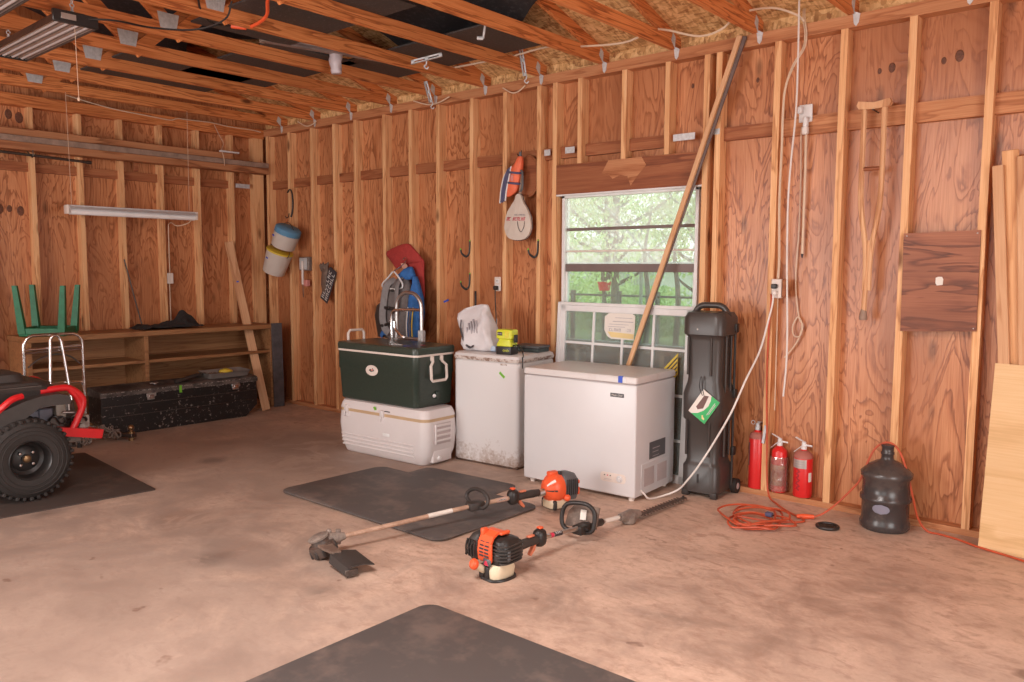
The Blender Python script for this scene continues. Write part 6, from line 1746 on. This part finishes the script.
# ------------------------------------------------------------------ hung from or lying in the roof trusses
def led(loc, label):
    t = thing('high_bay_light', label, 'lamp', loc)
    L, Wd, zb = .56, .12, 2.885
    g = G().prism([(-Wd, zb), (-Wd + .018, zb + .05), (-.05, zb + .07), (.05, zb + .07), (Wd - .018, zb + .05), (Wd, zb), (Wd - .006, zb), (Wd - .024, zb + .042), (-Wd + .024, zb + .042), (-Wd + .006, zb)], -L, L, 'x')
    obj('housing', g, M['steel_dark'], t, False)
    for s_ in (-1, 1):
        obj('end_cap', G().rbox((s_ * L - .012, -Wd - .002, zb - .002), (s_ * L + .012, Wd + .002, zb + .066), .004, 1), M['black'], t)
    for k in range(4):
        y = -Wd + .04 + k * .0535
        r_ = obj('reflector', G().loft([[(x, y - .026, zb + .006), (x, y - .016, zb + .034), (x, y + .016, zb + .034), (x, y + .026, zb + .006), (x, y + .024, zb + .004), (x, y + .014, zb + .03), (x, y - .014, zb + .03), (x, y - .024, zb + .004)] for x in (-L + .012, L - .012)]), M['aluminium'], t, False)
        plabel(obj('tube_lamp', G().cyl((-L + .02, y, zb + .014), (L - .02, y, zb + .014), .012, None, 12), plain('unlit_tube', (.42, .37, .36), .35, var=.03) if 'unlit_tube' not in bpy.data.materials else bpy.data.materials['unlit_tube'], t), 'unlit tube')
    for s_ in (-1, 1):
        g = G()
        for k in range(9):
            g.torus((s_ * (L - .04), 0, zb + .075 + k * .02), .011, .003, 10, 6, 0, None, 'y' if k % 2 else 'x')
        obj('chain', g, M['galv'], t)
    obj('label_plate', G().rbox((L + .0125, -.08, zb + .018), (L + .0145, .0, zb + .05), .001, 1), M['silver_label'], t)
    return t
l1 = led((2.62, -3.185, 0), 'hanging four-tube workshop light with a black end cap, below the trusses')
obj('pull_cord', G().tube([(.47, .03, 2.89), (.47, .035, 2.52), (.47, .035, 2.50)], [.0018, .0018, .0018], 6).sphere((.47, .035, 2.49), .008, .008, .012, 8, 6), M['string'], l1)
obj('power_cord', G().tube(cr([(.56, .06, 2.93), (.66, .18, 2.93), (.62, .42, 2.95), (.75, .62, 2.96), (.95, .70, 3.0), (1.0, .72, 3.10)], 6), .006, 6), M['black'], l1)
l2 = dup(l1, (3.32, -3.63, .0), None, 'second four-tube workshop light, cut off by the upper corner of the view')
for c_ in list(l2.children):
    if c_.name.startswith(('pull_cord', 'power_cord')):
        bpy.data.objects.remove(c_)
tag(obj('orange_lead', G().tube(cr([(3.98, -2.42, 3.16), (3.80, -2.336, 3.10), (3.60, -2.22, 3.075), (3.40, -2.19, 3.06), (3.31, -2.22, 3.065)], 6), .011, 8).cyl((3.33, -2.20, 3.06), (3.26, -2.26, 3.07), .016, None, 10), M['orange']), 'bright orange cord end looped over the trusses', 'cord')
tag(obj('black_lead', G().tube(cr([(3.26, -2.26, 3.07), (3.28, -2.40, 3.05), (3.36, -2.52, 3.08), (3.50, -2.62, 3.15)], 6), .007, 8), M['black']), 'black cord joined to the orange cord end at the trusses', 'cord')
# dusty tube lamp strip with a torn bag lying over the chords
tl = thing('lamp_strip', 'dusty bare lamp strip lying across the truss chords', 'lamp', (2.86, -1.79, 3.139), math.atan2(1.44, .345))
obj('channel', G().rbox((0, -.03, 0), (1.48, .03, .022), .003, 1), plain('dusty_strip', (.22, .17, .16), .5, var=.2), tl)
obj('tube_lamp', G().cyl((.04, -.012, .03), (1.44, -.012, .03), .013, None, 12), bpy.data.materials['unlit_tube'], tl)
obj('end_cap', G().rbox((-.01, -.034, -.004), (.03, .034, .055), .004, 1), M['dusty_grey'], tl)
g = G()
rg = []
for i in range(9):
    a = i / 8
    rg.append([((.055 - .012 * a) * math.cos(q) * (1 + .4 * noise.noise((math.cos(q) * 2, math.sin(q) * 2, a * 6))), (.045 - .01 * a) * math.sin(q) * (1 + .4 * noise.noise((math.sin(q) * 2, a * 5, 1))), -a * .17) for q in [2 * PI * j / 16 for j in range(16)]])
bg_ = obj('torn_bag', G().loft(rg), plain('milky_plastic', (.52, .45, .47), .35, var=.12), None, angle=2)
bg_.location = (2.965, -1.22, 3.17)
tag(bg_, 'torn milky plastic bag hanging from a truss next to the dusty lamp strip', 'bag')
# galvanised hanger arms
def arm(name, p, q, label, w=.032):
    p, q = Vector(p), Vector(q)
    d = q - p
    L = d.length
    o = G().rbox((-w / 2, -.003, 0), (-w / 2 + .012, .003, L), .001, 1).rbox((w / 2 - .012, -.003, 0), (w / 2, .003, L), .001, 1)
    for z in (0, L * .5 - .012, L - .025):
        o.rbox((-w / 2, -.003, z), (w / 2, .003, z + .025), .001, 1)
    o.rbox((-w / 2, -.003, 0), (-w / 2 + .003, .022, L), .001, 1)
    x = obj(name, o, M['galv'])
    z_ = d.normalized()
    f = Vector((.6, -.8, 0))
    y_ = (f - z_ * f.dot(z_)).normalized()
    x_ = y_.cross(z_)
    x.matrix_world = Matrix(((x_.x, y_.x, z_.x, p.x), (x_.y, y_.y, z_.y, p.y), (x_.z, y_.z, z_.z, p.z), (0, 0, 0, 1)))
    return tag(x, label, 'bracket', 'slotted hanger arms on the trusses')
arm('hanger_arm', (2.785, -.12, 3.16), (2.79, -.06, 2.985), 'galvanised slotted hanger arm hanging vertically above the backpack')
arm('hanger_arm', (4.00, -.26, 3.24), (4.00, -.20, 3.01), 'galvanised slotted hanger arm hanging vertically above the orange float')
arm('hanger_arm', (3.60, -1.02, 3.02), (3.82, -.92, 3.06), 'galvanised slotted hanger arm turned up sideways under a truss')
for k, (p, lab) in enumerate((((2.80, -.05, 2.99), 'bent wire hook below the hanger arm above the backpack'), ((4.01, -.19, 3.015), 'bent wire hook below the hanger arm above the orange float'), ((3.70, -.96, 3.03), 'bent wire hook under the sideways hanger arm'))):
    tag(obj('wire_hook', G().tube(cr([p, (p[0] - .005, p[1], p[2] - .025), (p[0] - .018, p[1] - .006, p[2] - .042), (p[0] + .003, p[1], p[2] - .06), (p[0] + .02, p[1], p[2] - .048)], 5), .005, 6), M['galv']), lab, 'hook')
tag(obj('truss_bolt', G().cyl((4.40, -1.08, 3.14), (4.36, -1.06, 3.05), .008, None, 8).cyl((4.36, -1.06, 3.05), (4.33, -1.09, 3.05), .012, None, 8), M['galv']), 'bright bolt hanging below the charcoal panel by the trusses', 'bolt')
tag(obj('roof_cable', G().tube(cr([(3.2, -.36, 3.145), (3.9, -.31, 3.145), (4.3, -.28, 3.165), (4.6, -.28, 3.115), (4.95, -.26, 3.085), (5.15, -.24, 3.13), (5.25, -.22, 3.125), (5.5, -.21, 3.04), (5.66, -.20, 3.06), (5.73, -.16, 3.142), (5.80, -.13, 3.16), (5.95, -.10, 3.155), (6.08, -.06, 3.10), (6.125, -.03, 3.055)], 6), .0075, 6), M['wire_cream']), 'cream cable drooping from truss to truss along the window wall', 'cable')
for k, (p, q, lab) in enumerate((((2.55, -.05, 3.03), (3.0, -.04, 3.01), 'short cream wire end on the top plate above the backpack'), ((3.62, -.03, 3.0), (3.86, -.03, 2.985), 'short cream wire end on the top plate above the orange float'), ((.75, -.06, 3.05), (1.05, -.04, 3.02), 'short cream wire end on the top plate by the corner'))):
    p, q = Vector(p), Vector(q)
    tag(obj('wire_end', G().tube(cr([p, p.lerp(q, .4) + Vector((0, 0, -.045)), p.lerp(q, .7) + Vector((0, 0, -.04)), q], 5), .0055, 6), M['wire_cream']), lab, 'wire')

# ------------------------------------------------------------------ the yard outside
def leafy():
    t = NT('leaves')
    f = t.noise(t.coords(), 1.7, 3, .6)
    col = t.ramp(f, [(.3, (.34, .46, .20)), (.5, (.56, .70, .34)), (.72, (.72, .84, .50))])
    return t.out(col, .6, 0, .2)
M['leaves'] = leafy()
M['lawn'] = plain('lawn', (.52, .60, .28), .9, var=.4, scale=2.5)
M['bark'] = plain('bark', (.16, .12, .10), .9, var=.3, scale=6)
g = G().box((-40, .35, -.30), (30, 60, -.06))
tag(obj('yard_ground', g, M['lawn']), 'bright green lawn outside the window', 'lawn')['kind'] = 'structure'
def tree(loc, h, cr_r, seed, label, n=2600, trunk=.12):
    t = thing('tree', label, 'tree', loc)
    t['group'] = 'trees in the yard'
    random.seed(seed)
    g = G()
    base = Vector((0, 0, 0))
    tips = []
    pts = [(0, 0, -.1), (.05, .03, h * .25), (.12, -.05, h * .5), (.1, .05, h * .8)]
    g.tube(cr(pts, 4), [trunk * (1 - i / 18) for i in range(13)], 8)
    for k in range(9):
        a = k * 2.4 + seed
        z0 = h * (.32 + .05 * k)
        p = (.1 + cr_r * .75 * math.cos(a), cr_r * .75 * math.sin(a), z0 + h * .18)
        g.tube(cr([(.09, 0, z0), (p[0] * .5, p[1] * .5, z0 + h * .07), p], 4), [trunk * .4 * (1 - i / 11) for i in range(9)], 6)
        tips.append(Vector(p))
    obj('trunk', g, M['bark'], t)
    g = G()
    cl = tips + [Vector((random.uniform(-1, 1) * cr_r * .8, random.uniform(-1, 1) * cr_r * .8, h * random.uniform(.45, 1.0))) for _ in range(16)]
    for _ in range(n):
        c = random.choice(cl)
        d = Vector((random.gauss(0, 1), random.gauss(0, 1), random.gauss(0, .8))) * cr_r * .22
        p = c + d
        s_ = random.uniform(.022, .055)
        E_ = Euler((random.random() * 6, random.random() * 6, random.random() * 6)).to_matrix()
        g.add([p + E_ @ Vector(q) * s_ for q in ((-1, -.45, 0), (0, -.6, .1), (1, 0, 0), (0, .6, .1), (-1, .45, 0))], [(0, 1, 2, 3, 4)])
    obj('foliage', g, M['leaves'], t, False, fix=False)
tree((-.35, 7.5, -.1), 4.1, 1.6, 1, 'pale green leafy tree in the yard filling the upper window panes', 4200, .10)
tree((-3.3, 11.5, -.1), 5.2, 2.3, 2, 'tall green tree in the yard beyond the pale leafy tree', 2600, .16)
tree((.75, 8.6, -.1), 3.6, 1.0, 3, 'slim sparse tree in the yard behind the leaning lath', 2200, .09)
tree((-6.2, 16.0, -.1), 5.5, 3.0, 4, 'dark green tree furthest out in the yard', 3000, .18)
for k, (x, y, h) in enumerate(((1.30, 6.0, 2.5), (1.95, 5.8, 2.6))):
    tag(obj('sapling', G().tube(cr([(x, y, -.1), (x + .06, y, h * .4), (x - .05, y + .05, h * .7), (x + .1, y, h)], 4), [.055 * (1 - i / 16) for i in range(13)], 8), M['bark']), ('thin dark tree trunk in the yard, the one further from the lath', 'thin dark tree trunk in the yard, just behind the leaning lath')[k], 'tree trunk', 'thin trunks in the yard')
# low bushes at the lawn's edge
def bush(loc, r_, seed, label):
    random.seed(seed)
    g = G()
    for _ in range(1500):
        d = Vector((random.gauss(0, .5), random.gauss(0, .35), random.uniform(.15, 1.0) * 1.35)) * r_
        s_ = random.uniform(.03, .08)
        E_ = Euler((random.random() * 6, random.random() * 6, random.random() * 6)).to_matrix()
        g.add([d + E_ @ Vector(q) * s_ for q in ((-1, -.45, 0), (1, 0, 0), (-1, .45, 0))], [(0, 1, 2)])
    b = obj('bush', g, M['leaves'], None, False, fix=False)
    b.location = loc
    tag(b, label, 'bush', 'bushes in the yard')
bush((-2.3, 9.2, 0), .95, 21, 'bushy green shrub at the edge of the yard, furthest from the leaning lath')
bush((-1.3, 9.9, 0), .85, 22, 'bushy green shrub in the middle of the yard view')
bush((-.2, 9.0, 0), .85, 23, 'bushy green shrub in the yard beside the saplings')
bush((-4.2, 12.4, 0), 1.2, 24, 'bushy green shrub at the far corner of the yard view')

# pole frame with crossed braces, pale roof behind
fr = thing('pole_frame', 'thin metal pole frame with crossed braces standing in the yard', 'frame', (0, 0, 0))
gm = plain('weathered_pole', (.30, .33, .31), .5)
for x in (2.72, 3.6):
    obj('post', G().cyl((x, 3.6, -.1), (x, 3.6, 1.60), .022, None, 10), gm, fr)
obj('rail', G().cyl((1.4, 3.6, 1.575), (4.6, 3.6, 1.585), .024, None, 10), gm, fr)
obj('rail', G().cyl((1.4, 3.62, 1.50), (4.6, 3.62, 1.53), .014, None, 10), gm, fr)
obj('brace', G().cyl((2.20, 3.56, 2.32), (2.95, 3.58, 1.57), .013, None, 8), gm, fr)
obj('brace', G().cyl((2.62, 3.62, 1.58), (3.4, 3.62, 2.12), .012, None, 8), gm, fr)
fn_ = thing('yard_rail_fence', 'dark low rail fence in the yard seen through the lower pane', 'fence', (0, 0, 0))
for z in (.90, 1.12):
    obj('rail', G().rbox((-.5, 4.6, z), (4.8, 4.64, z + .03), .004, 1), M['steel_dark'], fn_)
for x in (-.4, .9, 1.72, 2.35, 3.2, 4.7):
    obj('post', G().rbox((x - .02, 4.58, -.1), (x + .02, 4.66, 1.2), .005, 1), M['steel_dark'], fn_)
sd = thing('garden_shed', 'small pale shed with white roof across the yard', 'shed', (-4.6, 14.6, -.06))
obj('wall', G().box((-1.6, -1.2, 0), (1.6, 1.2, 1.75)), plain('pale_siding', (.60, .60, .60), .8), sd)
obj('roof', G().prism([(-1.9, 1.72), (1.9, 1.72), (0, 2.55)], -1.4, 1.4, 'y'), M['white_paint'], sd, False)
obj('door', G().rbox((-.4, -1.23, .05), (.4, -1.19, 1.6), .01, 1), M['grey_cloth'], sd)
rc = thing('red_bin', 'small red tub on the lawn in the window view', 'tub', (-.86, 8.0, -.06))
obj('tub_wall', G().lathe([(0, 1.15), (.10, 1.15), (.13, 1.30), (.14, 1.30), (.14, 1.32), (.12, 1.32), (.095, 1.17), (0, 1.17)], 20), M['red'], rc)
obj('stand', G().cyl((0, 0, 0), (0, 0, 1.16), .05, .04, 10), M['bark'], rc)
